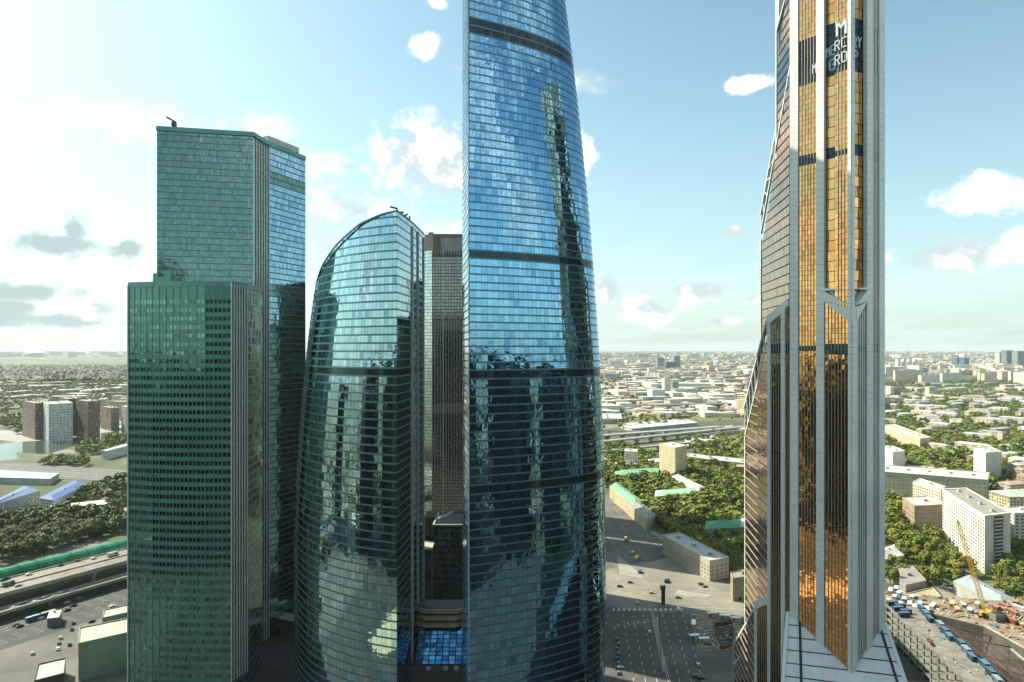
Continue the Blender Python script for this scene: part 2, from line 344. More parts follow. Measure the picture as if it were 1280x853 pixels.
sheet('cross_street', [(40, 500), (60, 478), (150, 456), (175, 452), (420, 520), (420, 536), (200, 490), (156.4, 536), (146, 600), (120, 580), (80, 560)], 'asphalt_pale', 0.10)
sheet('sidewalk', [(156.5, 536), (161, 538), (139, 691), (123, 811), (118.5, 811), (134.5, 690)], 'paving', 0.14)
sheet('lawn', [(168, 520), (420, 580), (420, 900), (130, 960), (126, 811), (142, 691)], 'grass', 0.05)
sheet('eastern_lawn', [(300, 480), (700, 480), (1300, 1500), (420, 1500), (420, 600)], 'grass', 0.04)
# river bend, embankment and rail land behind the green towers
sheet('river', [(-2, 556), (20, 566), (60, 568), (95, 557), (160, 541), (160, 536), (80, 549), (20, 553)], 'water', 0.12, True)
sheet('river_reach', [(-60, 566), (-2, 556), (20, 566), (24, 574), (-4, 577), (-60, 578)], 'water', 0.13, True)
sheet('embankment', [(-40, 545), (20, 553), (80, 549), (165, 536), (165, 530), (80, 542), (0, 538), (-40, 536)], 'paving', 0.16, True)
sheet('railway_land', [(-40, 590), (165, 603), (165, 588), (60, 580), (-40, 576)], 'concrete_dark', 0.1, True)
sheet('service_road', [(-30, 640), (45, 632), (105, 640), (150, 648), (165, 652), (165, 648), (110, 634), (40, 627), (-30, 630)], 'paving', 0.1, True)
sheet('meadow', [(760, 532), (935, 524), (935, 519), (800, 523), (760, 526)], 'grass', 0.1, True)
sheet('green_verge', [(800, 553), (860, 553), (835, 566), (795, 562)], 'grass', 0.1, True)
sheet('wide_road_behind', [(1080, 500), (1300, 494), (1300, 488), (1080, 493)], 'asphalt_pale', 0.2, True)
# ------------------------------------------------------------------ the sail tower (curved roof) and the tall tower beside it
def levels(z0, z1, h): return [z0+h*i for i in range(int((z1-z0)/h)+2)]
sail = thing('sail_tower', 'curved blue-green glass tower whose rounded roof slopes down to one side', 'skyscraper', (-75, 335, 0))
def sail_outline(z):
    s = 4.7e-4*max(0, z-60)**2; L = (-116+s, 364)
    return join_paths(bez(L, (-99.5+0.85*s, 315.4), (-50.6, 300), 40), bez((-50.6, 300), (-47.2, 331), (-46.7, 362), 26), bez((-46.7, 362), (-70, 395), (-95+s, 392), 16), bez((-95+s, 392), (-112+s, 388), L, 10))
RX = [-130, -116, -108, -101, -94, -83, -69, -58, -50, 0]; RZ = [186, 198, 207, 215, 221.5, 229.5, 237, 240, 241, 241]
def sail_roof(x, y): return float(np.interp(x, RX, RZ))
lv = [0, 6]+[6+3.85*i for i in range(1, 43)]; lv = lv+[lv[-1]+3.7*i for i in range(1, 21)]
skin(sail, sail_outline, lv, sail_roof, 'glass_teal', 'band_teal', 0.75, 300, dark=((168, 172.5), (120, 122.5)), tilt=0.006, keep=lambda x, y: y < 375)
m = MB(); O = sail_outline(215)
for i in range(len(O)):                               # rim that follows the curved roof
    p, q = O[i], O[(i+1) % len(O)]; m.beam((*p, sail_roof(*p)), (*q, sail_roof(*q)), 0.7, 0.7)
m.build('roof_rim', 'band_teal', sail)
for px in (515, 522, 529):
    tt = np.linspace(0, 1, 200); c = bez((-50.6, 300), (-47.2, 331), (-46.7, 362), 199); k = int(np.argmin(np.abs(CX+F*c[:, 0]/c[:, 1]-px)))
    m = MB(); m.box(c[k][0]+0.25, c[k][1], 20, 0.9, 1.3, 219, 0.05); m.build('vertical_rib', 'white_metal', sail)
m = MB(); 
for a, b in (((-53, 303, 240.8), (-49, 307, 241.6)), ((-51, 303, 241), (-51, 303, 242.6)), ((-51, 303, 242.5), (-54, 302.5, 243.2)), ((-49, 312, 241), (-48.5, 316, 242.6)), ((-48, 320, 241), (-48, 320, 242.5))): m.beam(a, b, 0.6, 0.7)
m.build('cleaning_cradle', 'steel_dark', sail)

tall = thing('tall_tower', 'tallest tapering blue mirror-glass tower, its top cut off above the picture', 'skyscraper', (8, 305, 0))
def tall_outline(z):
    s = 18.7*((z-71)/266)**2
    return join_paths(bez((-16.5, 265), (39.1-0.85*s, 285.7), (42-s, 306), 44), bez((42-s, 306), (40-s, 338), (8, 352), 16), bez((8, 352), (-20, 346), (-23, 318), 10), bez((-23, 318), (-18.2, 292), (-16.5, 265), 26))
lv = [0, 6]+[6+3.45*i for i in range(1, 49)]; lv = lv+[lv[-1]+3.12*i for i in range(1, 62)]
skin(tall, tall_outline, lv, lambda x, y: 362.0, 'glass_blue', 'band_blue', 0.62, 300, dark=((303, 310), (216, 219), (168.8, 172.2), (124.5, 126.5)), tilt=0.0055, keep=lambda x, y: y < 330)
# low glazed hall with beige cornice between the two towers
hall = thing('glazed_hall', 'low hall with beige cornices and sloping blue glass roof between two towers', 'building', (-35, 335, 0))
m = MB(); m.prism([(-49, 318), (-22, 316), (-21, 345), (-47, 350)], 0, 30.0); m.build('podium_wall', 'concrete_dark', hall)
for i in range(3):
    m = MB(); z = 43.5+i*3.1; o = 0.8*i
    m.prism([(-47.5, 338+o), (-43, 335+o), (-27, 335+o), (-23.0, 338+o), (-23, 350), (-47.5, 350)], z, z+1.9); m.build('cornice', 'cornice_beige', hall)
m = MB(); m.prism([(-47, 341), (-43, 338), (-27, 338), (-23.4, 341), (-23.4, 349), (-47, 349)], 20.5, 52); m.build('hall_wall', 'core_dark', hall)
a0, a1 = np.array((-46.0, 337.5, 43.0)), np.array((-24.0, 337.5, 43.0)); b0, b1 = np.array((-46.0, 324.0, 30.5)), np.array((-24.0, 324.0, 30.5))
m = MB(); m.poly([b0-(0, 0, .3), b1-(0, 0, .3), a1-(0, 0, .3), a0-(0, 0, .3)]); m.build('glazing_frame', 'steel_dark', hall)
nn = np.cross(a1-a0, a0-b0); nn = nn/np.linalg.norm(nn)
for i in range(7):
    for j in range(9):
        f = lambda u, v: (b0*(1-u)+b1*u)*(1-v)+(a0*(1-u)+a1*u)*v
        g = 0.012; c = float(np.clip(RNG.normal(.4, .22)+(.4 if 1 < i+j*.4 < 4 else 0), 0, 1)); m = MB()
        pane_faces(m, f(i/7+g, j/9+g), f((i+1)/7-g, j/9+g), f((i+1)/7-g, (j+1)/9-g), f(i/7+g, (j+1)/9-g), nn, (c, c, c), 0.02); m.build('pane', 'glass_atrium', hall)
for x in (-39, -31, -26):
    m = MB(); m.box(x, 319.4, 30, 2.0, 1.6, 1.4); m.box(x, 319.4, 31.4, 2.2, 1.8, 0.15); m.build('roof_vent', 'rib_light', hall)
# dark office block glimpsed between the two towers
dk = thing('dark_office_block', 'dark office block with rippled glass front seen between two glass towers', 'building', (-40, 440, 0))
m = MB(); m.prism([(-49, 430), (-20, 430), (-20, 460), (-49, 460)], 0, 69); m.build('wall', 'core_dark', dk)
pm = MB()
for k in range(16):
    for j in range(11):
        x = -48.6+j*2.6; z = 4+k*4; pane_faces(pm, (x, 429.9, z), (x+2.4, 429.9, z), (x+2.4, 429.9, z+3.1), (x, 429.9, z+3.1), (0, -1, 0), (RNG.random(),)*3, 0.03)
pm.build('panes', 'glass_green', dk, kind='stuff')
m = MB()
for a, b in (((-49.5, 429, 69.5), (-20, 429, 69.5)), ((-49.5, 429, 69.5), (-49.5, 460, 69.5)), ((-47, 436, 72), (-38, 445, 74.5)), ((-47, 436, 69), (-47, 436, 72))): m.beam(a, b, 0.9, 1.1)
m.build('roof_frame', 'rib_light', dk)
lb = thing('stepped_annex', 'low stepped annex with yellow-green roof deck beside the dark office block', 'building', (-56, 440, 0))
m = MB(); m.prism([(-58, 425), (-49.5, 425), (-49.5, 465), (-58, 465)], 0, 55); m.build('wall', 'concrete_dark', lb)
m = MB(); m.prism([(-57.5, 426), (-50, 426), (-50, 445), (-57.5, 445)], 55, 55.5); m.build('roof_deck', 'rib_light', lb)
m = MB(); m.prism([(-57.5, 447), (-50, 447), (-50, 464), (-57.5, 464)], 55, 69.5); m.prism([(-57.8, 446.6), (-49.7, 446.6), (-49.7, 464.4), (-57.8, 464.4)], 69.5, 70.2); m.build('upper_storey', 'grass', lb)

# ------------------------------------------------------------------ brown-topped ribbed tower far behind
rt = thing('ribbed_tower', 'grey ribbed tower with brown top bands between two glass towers', 'skyscraper', (-70, 775, 0))
m = MB(); m.prism([(-97.5, 756), (-87.5, 748), (-30, 750), (-30, 800), (-97.5, 800)], 0, 288); m.build('core_wall', 'core_dark', rt)
m = MB(); m.prism([(-97, 757), (-87, 750), (-34, 752), (-34, 796), (-97, 796)], 288, 307); m.build('top_block', 'brown_wall', rt)
pm = MB()
for k in range(80):
    z = 3.6*k+1
    for j in range(5):
        a, b = np.array((-97.5, 756.0)), np.array((-87.5, 748.0)); p, q = a+(b-a)*(j+.06)/5, a+(b-a)*(j+.94)/5
        pane_faces(pm, (*p, z), (*q, z), (*q, z+3.1), (*p, z+3.1), (-.62, -.78, 0), (RNG.random(),)*3, 0.004)
pm.build('panes', 'glass_pale', rt, kind='stuff')
pm = MB()
for k in range(80):
    z = 3.6*k+1
    if any(a < z+1.8 < b for a, b in ((201, 212), (110, 121), (283, 300))): continue
    for j in range(19):
        x = -87.3+j*3.0; pane_faces(pm, (x+.5, 747.9, z), (x+2.6, 747.9, z), (x+2.6, 747.9, z+2.7), (x+.5, 747.9, z+2.7), (0, -1, 0), (RNG.random()*.6,)*3, 0.004)
pm.build('grey_panes', 'glass_grey', rt, kind='stuff')
for j in range(20):
    m = MB(); m.box(-87.3+j*3.0, 747.3, 0, 0.8, 1.2, 288); m.build('rib', 'rib_light' if j == 4 else 'rib_grey', rt)
for z0, z1 in ((201, 212), (110, 121), (284, 288)):
    m = MB(); m.box(-58, 747.5, z0, 58.8, 0.9, z1-z0); m.build('brown_band', 'brown_wall', rt)
m = MB(); m.box(-55, 748.6, 288, 46, 1, 14); m.build('crown_wall', 'rib_grey', rt)
m = MB(); m.box(-90, 760, 307, 5, 4, 3); m.box(-80, 765, 307, 3, 3, 2); m.build('roof_plant', 'steel_dark', rt)

# ------------------------------------------------------------------ the pair of green glass towers
def flat_wall(t, p0, p1, z0, z1, cols, fh, gmat, win=(0.08, 0.92, 0.2, 0.95), tilt=0.005, stuffname='panes', dark=(), dmat='glass_black', off=0.0, z1b=None, z0b=None, cfun=None):
    """rows of panes on one straight wall from p0 to p1 (plan points), sloping top or foot allowed"""
    pm, dm = MB(), MB(); p0, p1 = np.array(p0, float), np.array(p1, float); d = (p1-p0)/np.linalg.norm(p1-p0); n = np.array((d[1], -d[0], 0)); zb1 = z1 if z1b is None else z1b; zb0 = z0 if z0b is None else z0b
    zmin = min(z0, zb0); k = 0
    while zmin+k*fh < max(z1, zb1):
        za, zb = zmin+(k+win[2])*fh, zmin+(k+win[3])*fh; k += 1
        for j in range(cols):
            ua, ub = (j+win[0])/cols, (j+win[1])/cols; A, B = p0+(p1-p0)*ua+n[:2]*off, p0+(p1-p0)*ub+n[:2]*off
            ta, tb = z1+(zb1-z1)*ua, z1+(zb1-z1)*ub; fa, fb = z0+(zb0-z0)*ua, z0+(zb0-z0)*ub
            va, vb, wa, wb = min(max(za, fa), ta), min(max(za, fb), tb), min(max(zb, fa), ta), min(max(zb, fb), tb)
            if wa-va < 0.3 or wb-vb < 0.3: continue
            c = float(np.clip(RNG.normal(0.55, 0.32), 0, 1)) if cfun is None else cfun((za+zb)/2)
            dk = any(a <= (za+zb)/2 <= b for a, b in dark)
            pane_faces(dm if dk else pm, (*A, va), (*B, vb), (*B, wb), (*A, wa), n, (c, c, c), tilt)
    if pm.f: pm.build(stuffname, gmat, t, kind='stuff')
    if dm.f: dm.build('dark_'+stuffname, dmat, t, kind='stuff')
gt = thing('green_tower', 'shorter dark green glass tower with rows of square windows and white-finned corner', 'skyscraper', (-168, 365, 0))
gp = [(-197, 351), (-183, 347.4), (-168, 345.4), (-155, 344.7), (-142, 345), (-138.4, 356.5), (-142, 388), (-197, 388)]
m = MB(); m.prism(gp, 0, 212); m.build('spandrel_wall', 'spandrel_green', gt)
m = MB(); m.prism([(-197.4, 350.7), (-183, 347.1), (-168, 345.1), (-155, 344.4), (-141.7, 344.7), (-138, 356.5), (-141.8, 388.3), (-197.4, 388.3)], 212, 214.5); m.build('parapet', 'band_green', gt)
tot = 0
for i in range(4):
    L = np.linalg.norm(np.array(gp[i+1])-gp[i]); c = 2*max(1, round(L/4)); flat_wall(gt, gp[i], gp[i+1], 4, 206, c, 4.3, 'glass_office', (0.14, 0.9, 0.32, 0.78), stuffname='windows')
for k in range(47):
    m = MB(); z = 4+k*4.3
    for i in range(4):
        p, q = gp[i], gp[i+1]; m.poly([(p[0], p[1]-.1, z), (q[0], q[1]-.1, z), (q[0], q[1]-.1, z+.35), (p[0], p[1]-.1, z+.35)]); m.poly([(p[0], p[1]-.1, z+.35), (q[0], q[1]-.1, z+.35), (q[0], q[1]+.05, z+.35), (p[0], p[1]+.05, z+.35)])
    m.build('floor_band', 'band_green', gt)
for i in range(4):
    L = np.linalg.norm(np.array(gp[i+1])-gp[i]); c = max(1, round(L/4))
    for j in range(c):
        p = np.array(gp[i])+(np.array(gp[i+1])-gp[i])*j/c; m = MB(); m.box(p[0], p[1]-.12, 0, 0.4, 0.3, 212); m.build('pier', 'band_green', gt)
flat_wall(gt, gp[4], gp[5], 2, 210, 6, 4.3, 'glass_green', stuffname='corner_panes')
flat_wall(gt, gp[5], gp[6], 2, 210, 10, 4.3, 'glass_office', (0.06, 0.94, 0.1, 0.9), stuffname='side_panes')
for j in range(7):
    p = np.array(gp[4])+(np.array(gp[5])-gp[4])*j/6; m = MB(); m.box(p[0]+.3, p[1]-.1, 12, 0.42, 0.7, 201 if j else 202); m.build('fin', 'white_metal', gt)
m = MB(); m.box(-197.3, 350.6, 0, 0.5, 0.6, 213); m.build('fin', 'white_metal', gt)
m = MB(); m.box(-186, 366, 214.5, 9, 7, 4); m.box(-183, 364, 218.5, 3.4, 3, 3.4); m.box(-190, 364, 214.5, 2, 2, 6); m.build('roof_plant', 'band_green', gt)

ct = thing('blue_green_tower', 'taller green and blue glass tower standing behind the shorter green one', 'skyscraper', (-175, 425, 0))
cp = [(-205, 394), (-190, 397), (-172, 401), (-153.4, 405), (-150.8, 423), (-138, 456), (-150, 480), (-205, 480)]
m = MB(); m.prism(cp, 0, 306.5); m.build('core_wall', 'core_dark', ct)
for i in range(3):
    L = np.linalg.norm(np.array(cp[i+1])-cp[i]); flat_wall(ct, cp[i], cp[i+1], 60, 306, max(2, round(L/1.6)), 3.7, 'glass_green', (0.03, 0.97, 0.06, 0.97), 0.008, cfun=lambda z: float(np.clip(RNG.normal(.6, .17), 0, 1)))
flat_wall(ct, cp[3], cp[4], 6, 304, 6, 3.7, 'glass_green', (0.05, 0.95, 0.06, 0.96), 0.006, stuffname='corner_panes')
flat_wall(ct, cp[4], cp[5], 2, 306, 20, 3.7, 'glass_tall_blue', (0.03, 0.97, 0.08, 0.97), 0.007, stuffname='blue_panes', dark=((283, 290), (214, 221)), dmat='glass_green')
for k in range(81):
    m = MB(); z = 6+k*3.7
    for i in (4,):
        p, q = np.array(cp[i]), np.array(cp[i+1]); d = (q-p)/np.linalg.norm(q-p); n = np.array((d[1], -d[0]))*.16; a, b = p+n, q+n
        m.faces([(*a, z-.1), (*b, z-.1), (*b, z+.3), (*a, z+.3), (*p, z+.3), (*q, z+.3)], [(0, 1, 2, 3), (3, 2, 5, 4)])
    m.build('floor_band', 'band_teal', ct)
for j in range(7):
    p = np.array(cp[3])+(np.array(cp[4])-cp[3])*j/6; m = MB(); m.box(p[0]+.35, p[1]-.1, 2, 0.5, 0.8, 303); m.build('fin', 'white_metal', ct)
m = MB(); m.prism([(-205.3, 393.7), (-190, 396.7), (-172, 400.7), (-153.1, 404.7), (-150.4, 423), (-137.6, 456), (-150, 480.3), (-205.3, 480.3)], 306.5, 309); m.build('parapet', 'spandrel_green', ct)
m = MB(); m.prism([(-160, 430), (-152, 426), (-141, 452), (-150, 458)], 310, 313.5); m.build('roof_plant', 'rib_light', ct)
m = MB(); m.beam((-197, 398, 310), (-197, 398, 312.5), 2.2, 2.2); m.beam((-196, 398, 312.4), (-201, 397, 315.2), 0.9, 0.9); m.build('cleaning_crane', 'steel_dark', ct)
# low parking deck and pavilion at the foot of the towers
pk = thing('parking_deck', 'pale flat parking deck at the foot of the blue-green tower', 'building', (-150, 500, 0))
a = G(322, 768, 10); b = G(380, 780, 10); dv = np.array((0.1, 1.0, 0))
m = MB(); m.prism([a[:2], b[:2], (b+dv*30)[:2], (a+dv*30)[:2]], 0, 10); m.build('wall', 'concrete_dark', pk)
m = MB(); m.prism([(a-dv*.5)[:2], (b-dv*.5)[:2], (b+dv*9)[:2], (a+dv*9)[:2]], 10, 10.6); m.build('roof_slab', 'rib_light', pk)
for i in range(3):
    m = MB(); q = a+(b-a)*(.2+.28*i); m.box(q[0], q[1]+16, 10, 9, 5, 1.6); m.build('roof_unit', 'rib_grey', pk)

# ------------------------------------------------------------------ bronze and white tower
bt = thing('bronze_tower', 'stepped bronze-glass tower with white columns and company lettering near its top', 'skyscraper', (128, 285, 0))
A, K, R2 = np.array((111.8, 274.0)), np.array((126.8, 255.0)), np.array((143.0, 263.0))
def hitpx(px, p0, p1):
    s = (px-CX)/F; d = p1-p0; u = (p0[0]-s*p0[1])/(s*d[1]-d[0]); return p0+d*u
def nrm(p0, p1): d = (p1-p0)/np.linalg.norm(p1-p0); return np.array((d[1], -d[0]))
TOP = 338.0
nl, nr = nrm(A, K), nrm(K, R2)
DARK = ((285, 303), (252.6, 255.6), (178.8, 182.0))
core = MB()
core.prism([(115.4, 294.6), A-nl*1.2, hitpx(1029, A, K)-nl*1.2, hitpx(1029, A, K)-nl*2.4, hitpx(1083, K, R2)-nr*2.4, hitpx(1083, K, R2)-nr*1.2, R2-nr*1.2, (149, 280), (144, 294.6)], 190, TOP)
core.prism([(118.4, 326.0), A-nl*1.2, K-(nl+nr)*0.9, R2-nr*1.2, (151, 284), (148, 326.0)], 0, 196)
core.build('core_wall', 'core_dark', bt)
def bwall(p0, p1, z0, z1, cols, name='panes', gm='glass_bronze', fins=True, finm='fin_tan', z1b=None, z0b=None, dark=DARK, fh=1.98, tilt=0.005, finw=0.16):
    flat_wall(bt, p0, p1, z0, z1, cols, fh, gm, (0.03, 0.97, 0.04, 0.97), tilt, name, dark, z1b=z1b, z0b=z0b)
    if fins:
        n = nrm(np.array(p0, float), np.array(p1, float))
        for j in range(1, cols):
            p = np.array(p0)+(np.array(p1)-p0)*j/cols; f = j/cols; za = z0+((z0b if z0b is not None else z0)-z0)*f; zb = z1+((z1b if z1b is not None else z1)-z1)*f
            q = p+n*0.18; m = MB(); m.beam((*q, za), (*q, zb), finw, 0.36); m.build('fin', finm, bt)
def pillar(p0, p1, z0, z1, out=0.75, back=1.0, z1b=None, z0b=None, step=2.6, name='column'):
    """a white-clad column face from p0 to p1, built of stacked panels with open joints"""
    p0, p1 = np.array(p0, float), np.array(p1, float); n = nrm(p0, p1); m = MB(); z = min(z0, z0b if z0b is not None else z0); zt = max(z1, z1b if z1b is not None else z1); zb1 = z1b if z1b is not None else z1; zb0 = z0b if z0b is not None else z0
    while z < zt-0.05:
        a, b = z+0.04, z+step-0.04; base = [p0+n*out, p1+n*out, p1-n*back, p0-n*back]
        lo = [max(a, q) for q in (z0, zb0, zb0, z0)]; hi = [max(l, min(b, q)) for l, q in zip(lo, (z1, zb1, zb1, z1))]
        if max(h-l for h, l in zip(hi, lo)) > 0.1:
            m.faces([(*q, l) for q, l in zip(base, lo)]+[(*q, h) for q, h in zip(base, hi)], [(0, 1, 5, 4), (1, 2, 6, 5), (2, 3, 7, 6), (3, 0, 4, 7), (4, 5, 6, 7), (3, 2, 1, 0)])
        z += step
    m.build(name, 'white_panel', bt)
X = lambda px: hitpx(px, A, K)
Y = lambda px: hitpx(px, K, R2)
# foot line where the sloping skirt meets the faces
def skirt_z(p): 
    c = np.array((31.0, -11.0)); c = c/np.linalg.norm(c); v = np.array(p)-A; return 74-14.5/12.9*abs(c[0]*v[1]-c[1]*v[0])*(1 if (c[0]*v[1]-c[1]*v[0]) < 0 else -1)
zl, zr = float(skirt_z(A)), 73.0
fz = lambda p: float(skirt_z(p))-1.0
# left of the corner, full height
pillar(X(988.3), X(998.5), fz(X(988)), TOP, z0b=fz(X(998)))
bwall(X(999), X(1021), fz(X(999)), TOP, 6, z0b=fz(X(1021)))
pillar(X(1021.3), X(1031), fz(X(1021)), TOP, z0b=fz(X(1031)))
# lower bay, flush to the corner
bwall(X(1031.5), X(1060.5), fz(X(1031)), 203, 7, z1b=194, z0b=fz(X(1060)))
pillar(X(1061), K, fz(X(1061)), 196, z0b=fz(K)); pillar(K, Y(1070), fz(K), 196, z0b=fz(Y(1070)))
bwall(Y(1070.5), Y(1081.5), fz(Y(1070)), 194, 5, 'shaded_panes', 'glass_pale' if False else 'glass_bronze', True, 'white_panel', z1b=203, z0b=fz(Y(1081)), finw=0.3)
pillar(Y(1082), Y(1089), fz(Y(1082)), TOP, z0b=fz(Y(1089)))
bwall(Y(1089.3), Y(1097), fz(Y(1089)), TOP, 4, 'shaded_panes', 'glass_bronze', True, 'white_panel', z0b=fz(Y(1097)), finw=0.3)
pillar(Y(1097.3), R2, fz(Y(1097)), TOP, z0b=fz(R2))
# white collar that slopes to the corner
pillar(X(1031), X(1062), 198.5, 203.5, 1.0, 1.0, 195.5, 190.5, 6, 'collar'); pillar(X(1062), Y(1068), 190.5, 195.5, 1.0, 1.0, None, None, 6, 'collar'); pillar(Y(1068), Y(1082), 190.5, 195.5, 1.0, 1.0, 203.5, 198.5, 6, 'collar')
m = MB(); ins = -4.5
m.poly([(*X(1031), 203.4), (*X(1062), 195.4), (*(X(1062)+nl*ins), 201), (*(X(1031)+nl*ins), 205)]); m.poly([(*Y(1068), 195.4), (*Y(1082), 203.4), (*(Y(1082)+nr*ins), 205), (*(Y(1068)+nr*ins), 201)]); m.build('collar_roof', 'white_panel', bt)
# upper recess with the corner pilaster
bwall(X(1030.5)-nl*1.3, X(1046)-nl*1.3, 198, TOP, 3, 'recess_panes', tilt=0.02, fh=3.96, fins=False); bwall(X(1044), X(1060), 194, TOP, 4)
pillar(X(1060.2), K, 192, TOP, 0.5); pillar(K, Y(1067), 192, TOP, 0.5)
m = MB(); m.prism([X(1044)-nl*.1, X(1060), K-(nl+nr)*.3, Y(1067)-nr*.1, Y(1067)-nr*1.5, X(1044)-nl*1.5], 194, TOP); m.build('pilaster_core', 'core_dark', bt)
bwall(Y(1066)-nr*1.3, Y(1082)-nr*1.3, 198, TOP, 3, 'recess_panes', tilt=0.02, fh=3.96, fins=False)
# left flank and its three steps
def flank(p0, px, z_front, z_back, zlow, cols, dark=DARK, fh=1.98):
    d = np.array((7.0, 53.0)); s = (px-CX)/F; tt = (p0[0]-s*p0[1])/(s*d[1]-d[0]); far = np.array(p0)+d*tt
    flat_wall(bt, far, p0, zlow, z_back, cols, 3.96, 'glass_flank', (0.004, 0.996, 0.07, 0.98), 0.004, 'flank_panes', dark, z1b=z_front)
    k = 0
    while zlow+k*3.96 < z_front:
        z = zlow+k*3.96; k += 1
        f = 0.0 if z <= z_back else (z-z_back)/max(1e-6, z_front-z_back)
        a = far+(np.array(p0)-far)*min(1, f); n = nrm(far, np.array(p0, float))*0.16
        if np.linalg.norm(a-p0) > 1.5: m = MB(); m.beam((*(a+n), z), (*(np.array(p0)+n), z), 0.3, 0.32); m.build('flank_rail', 'fin_tan' if z < 178 else 'steel_dark', bt)
    return far
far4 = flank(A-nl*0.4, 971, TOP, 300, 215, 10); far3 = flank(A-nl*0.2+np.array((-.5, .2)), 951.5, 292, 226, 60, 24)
def frame(a, b, c, d, rungs=7):                        # inclined white frame: two rails and rungs
    a, b, c, d = map(np.array, (a, b, c, d)); m = MB(); m.beam(a, b, 0.8, 0.9); m.build('frame_rail', 'white_metal', bt); m = MB(); m.beam(c, d, 0.8, 0.9); m.build('frame_rail', 'white_metal', bt)
    for i in range(rungs):
        f = i/(rungs-1); m = MB(); m.beam(a+(b-a)*f, c+(d-c)*f, 0.4, 0.4); m.build('frame_rung', 'white_metal', bt)
    m = MB(); e = np.array((0.5, 0, -0.3)); m.poly([a+e, b+e, d+e, c+e]); m.build('frame_glazing', 'glass_black', bt)
def vert(p, z0, z1, wd=0.8): m = MB(); m.beam((*p, z0), (*p, z1), wd, wd); m.build('edge_rail', 'white_metal', bt)
frame(W(988.5, 82, 274), W(951.5, 292, far3[1]), W(972.5, 150, far4[1]+3), W(951, 268, far3[1]+3), 9)
vert(far4, 250, W(971, 40, far4[1])[2]); m = MB(); m.beam(W(971, 40, far4[1]), W(985, -12, 280), .8, .8); m.build('edge_rail', 'white_metal', bt)
vert(far3, 60, W(951, 300, far3[1])[2], 0.9)
for b0z, b1z, (pa_, pb_) in ((60, 226, ((136.0, 348.0), tuple(far3))), (60, 226, ((148.5, 327.0), (136.0, 348.0))), (215, TOP, ((132.0, 306.0), tuple(far4))), (215, TOP, ((144.5, 296.0), (132.0, 306.0)))):
    flat_wall(bt, pa_, pb_, b0z, b1z, 10, 3.96, 'glass_bronze', (0.01, 0.99, 0.07, 0.98), 0.005, 'rear_panes', DARK); pillar(np.array(pb_)+(np.array(pa_)-pb_)*.06, pb_, b0z, b1z)
m = MB(); m.prism([(119.6, 327.2), (148, 326.2), (136, 347.2)], 0, 226); m.prism([(115.6, 295), (144, 295), (132, 305.4)], 215, TOP); m.build('rear_core', 'core_dark', bt)
S2 = np.array((106.2, 283.3)); A2 = A+nl*0.2
zt = [float(W(988, 380, 275.5)[2]), float(W(961, 402, 283)[2])]
H2 = lambda px: hitpx(px, S2, A2)
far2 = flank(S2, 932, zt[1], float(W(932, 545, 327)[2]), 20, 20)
core2 = MB(); core2.faces([(*(S2+np.array((.6, .6))), 0), (*(A2+np.array((0.2, .9))), 0), (118, 322, 0), (far2[0]+.6, far2[1], 0), (*(S2+np.array((.6, .6))), zt[1]-.5), (*(A2+np.array((.2, .9))), zt[0]-.5), (118, 322, 145), (far2[0]+.6, far2[1], 137)], [(0, 1, 5, 4), (1, 2, 6, 5), (2, 3, 7, 6), (3, 0, 4, 7), (4, 5, 6, 7)]); core2.build('step_core', 'core_dark', bt)
zf = lambda px: zt[1]+(zt[0]-zt[1])*(px-961)/27
pillar(H2(960), H2(964), 10, zf(960), 0.6, z1b=zf(964)); bwall(H2(964.3), H2(976.5), 10, zf(964), 4, 'step_panes', z1b=zf(977)); pillar(H2(977), H2(982), 10, zf(977), 0.6, z1b=zf(982)); bwall(H2(982.3), H2(988), 10, zf(982), 2, 'step_panes', z1b=zf(988))
m = MB(); m.beam(W(987, 378, 275), W(960, 401, 282.6), 1.2, 3.2); m.build('collar', 'white_panel', bt)
frame(W(960, 425, 284), W(932, 545, far2[1]), W(958, 402, 284), W(930.5, 510, far2[1]+2), 9); vert(far2, 20, float(W(932, 545, far2[1])[2]), 0.9)
S1 = np.array((102.6, 287.9)); H1 = lambda px: hitpx(px, S1, S2); zs = float(W(961, 748, 284)[2]); ze = float(W(944, 757, 288)[2])
far1 = flank(S1, 917.5, ze, float(W(917, 800, 335)[2]), 2, 12)
core1 = MB(); core1.faces([(*(S1+.5), 0), (*(S2+np.array((.2, .9))), 0), (114, 330, 0), (far1[0]+.6, far1[1], 0), (*(S1+.5), ze-.5), (*(S2+np.array((.2, .9))), zs-.5), (114, 330, 40), (far1[0]+.6, far1[1], 37)], [(0, 1, 5, 4), (1, 2, 6, 5), (2, 3, 7, 6), (3, 0, 4, 7), (4, 5, 6, 7)]); core1.build('step_core', 'core_dark', bt)
pillar(H1(943.5), H1(947), 2, ze, 0.6); bwall(H1(947.3), H1(960), 2, ze, 5, 'step_panes', z1b=zs)
m = MB(); m.beam(W(962, 748, 283), W(943, 757, 287.6), 1.4, 3.0); m.build('collar', 'white_panel', bt)
frame(W(943.5, 762, 288), W(917.5, 806, 335), W(946, 790, 288), W(917.5, 832, 335), 6); vert(far1, 2, float(W(917, 803, 335)[2]), 0.9)
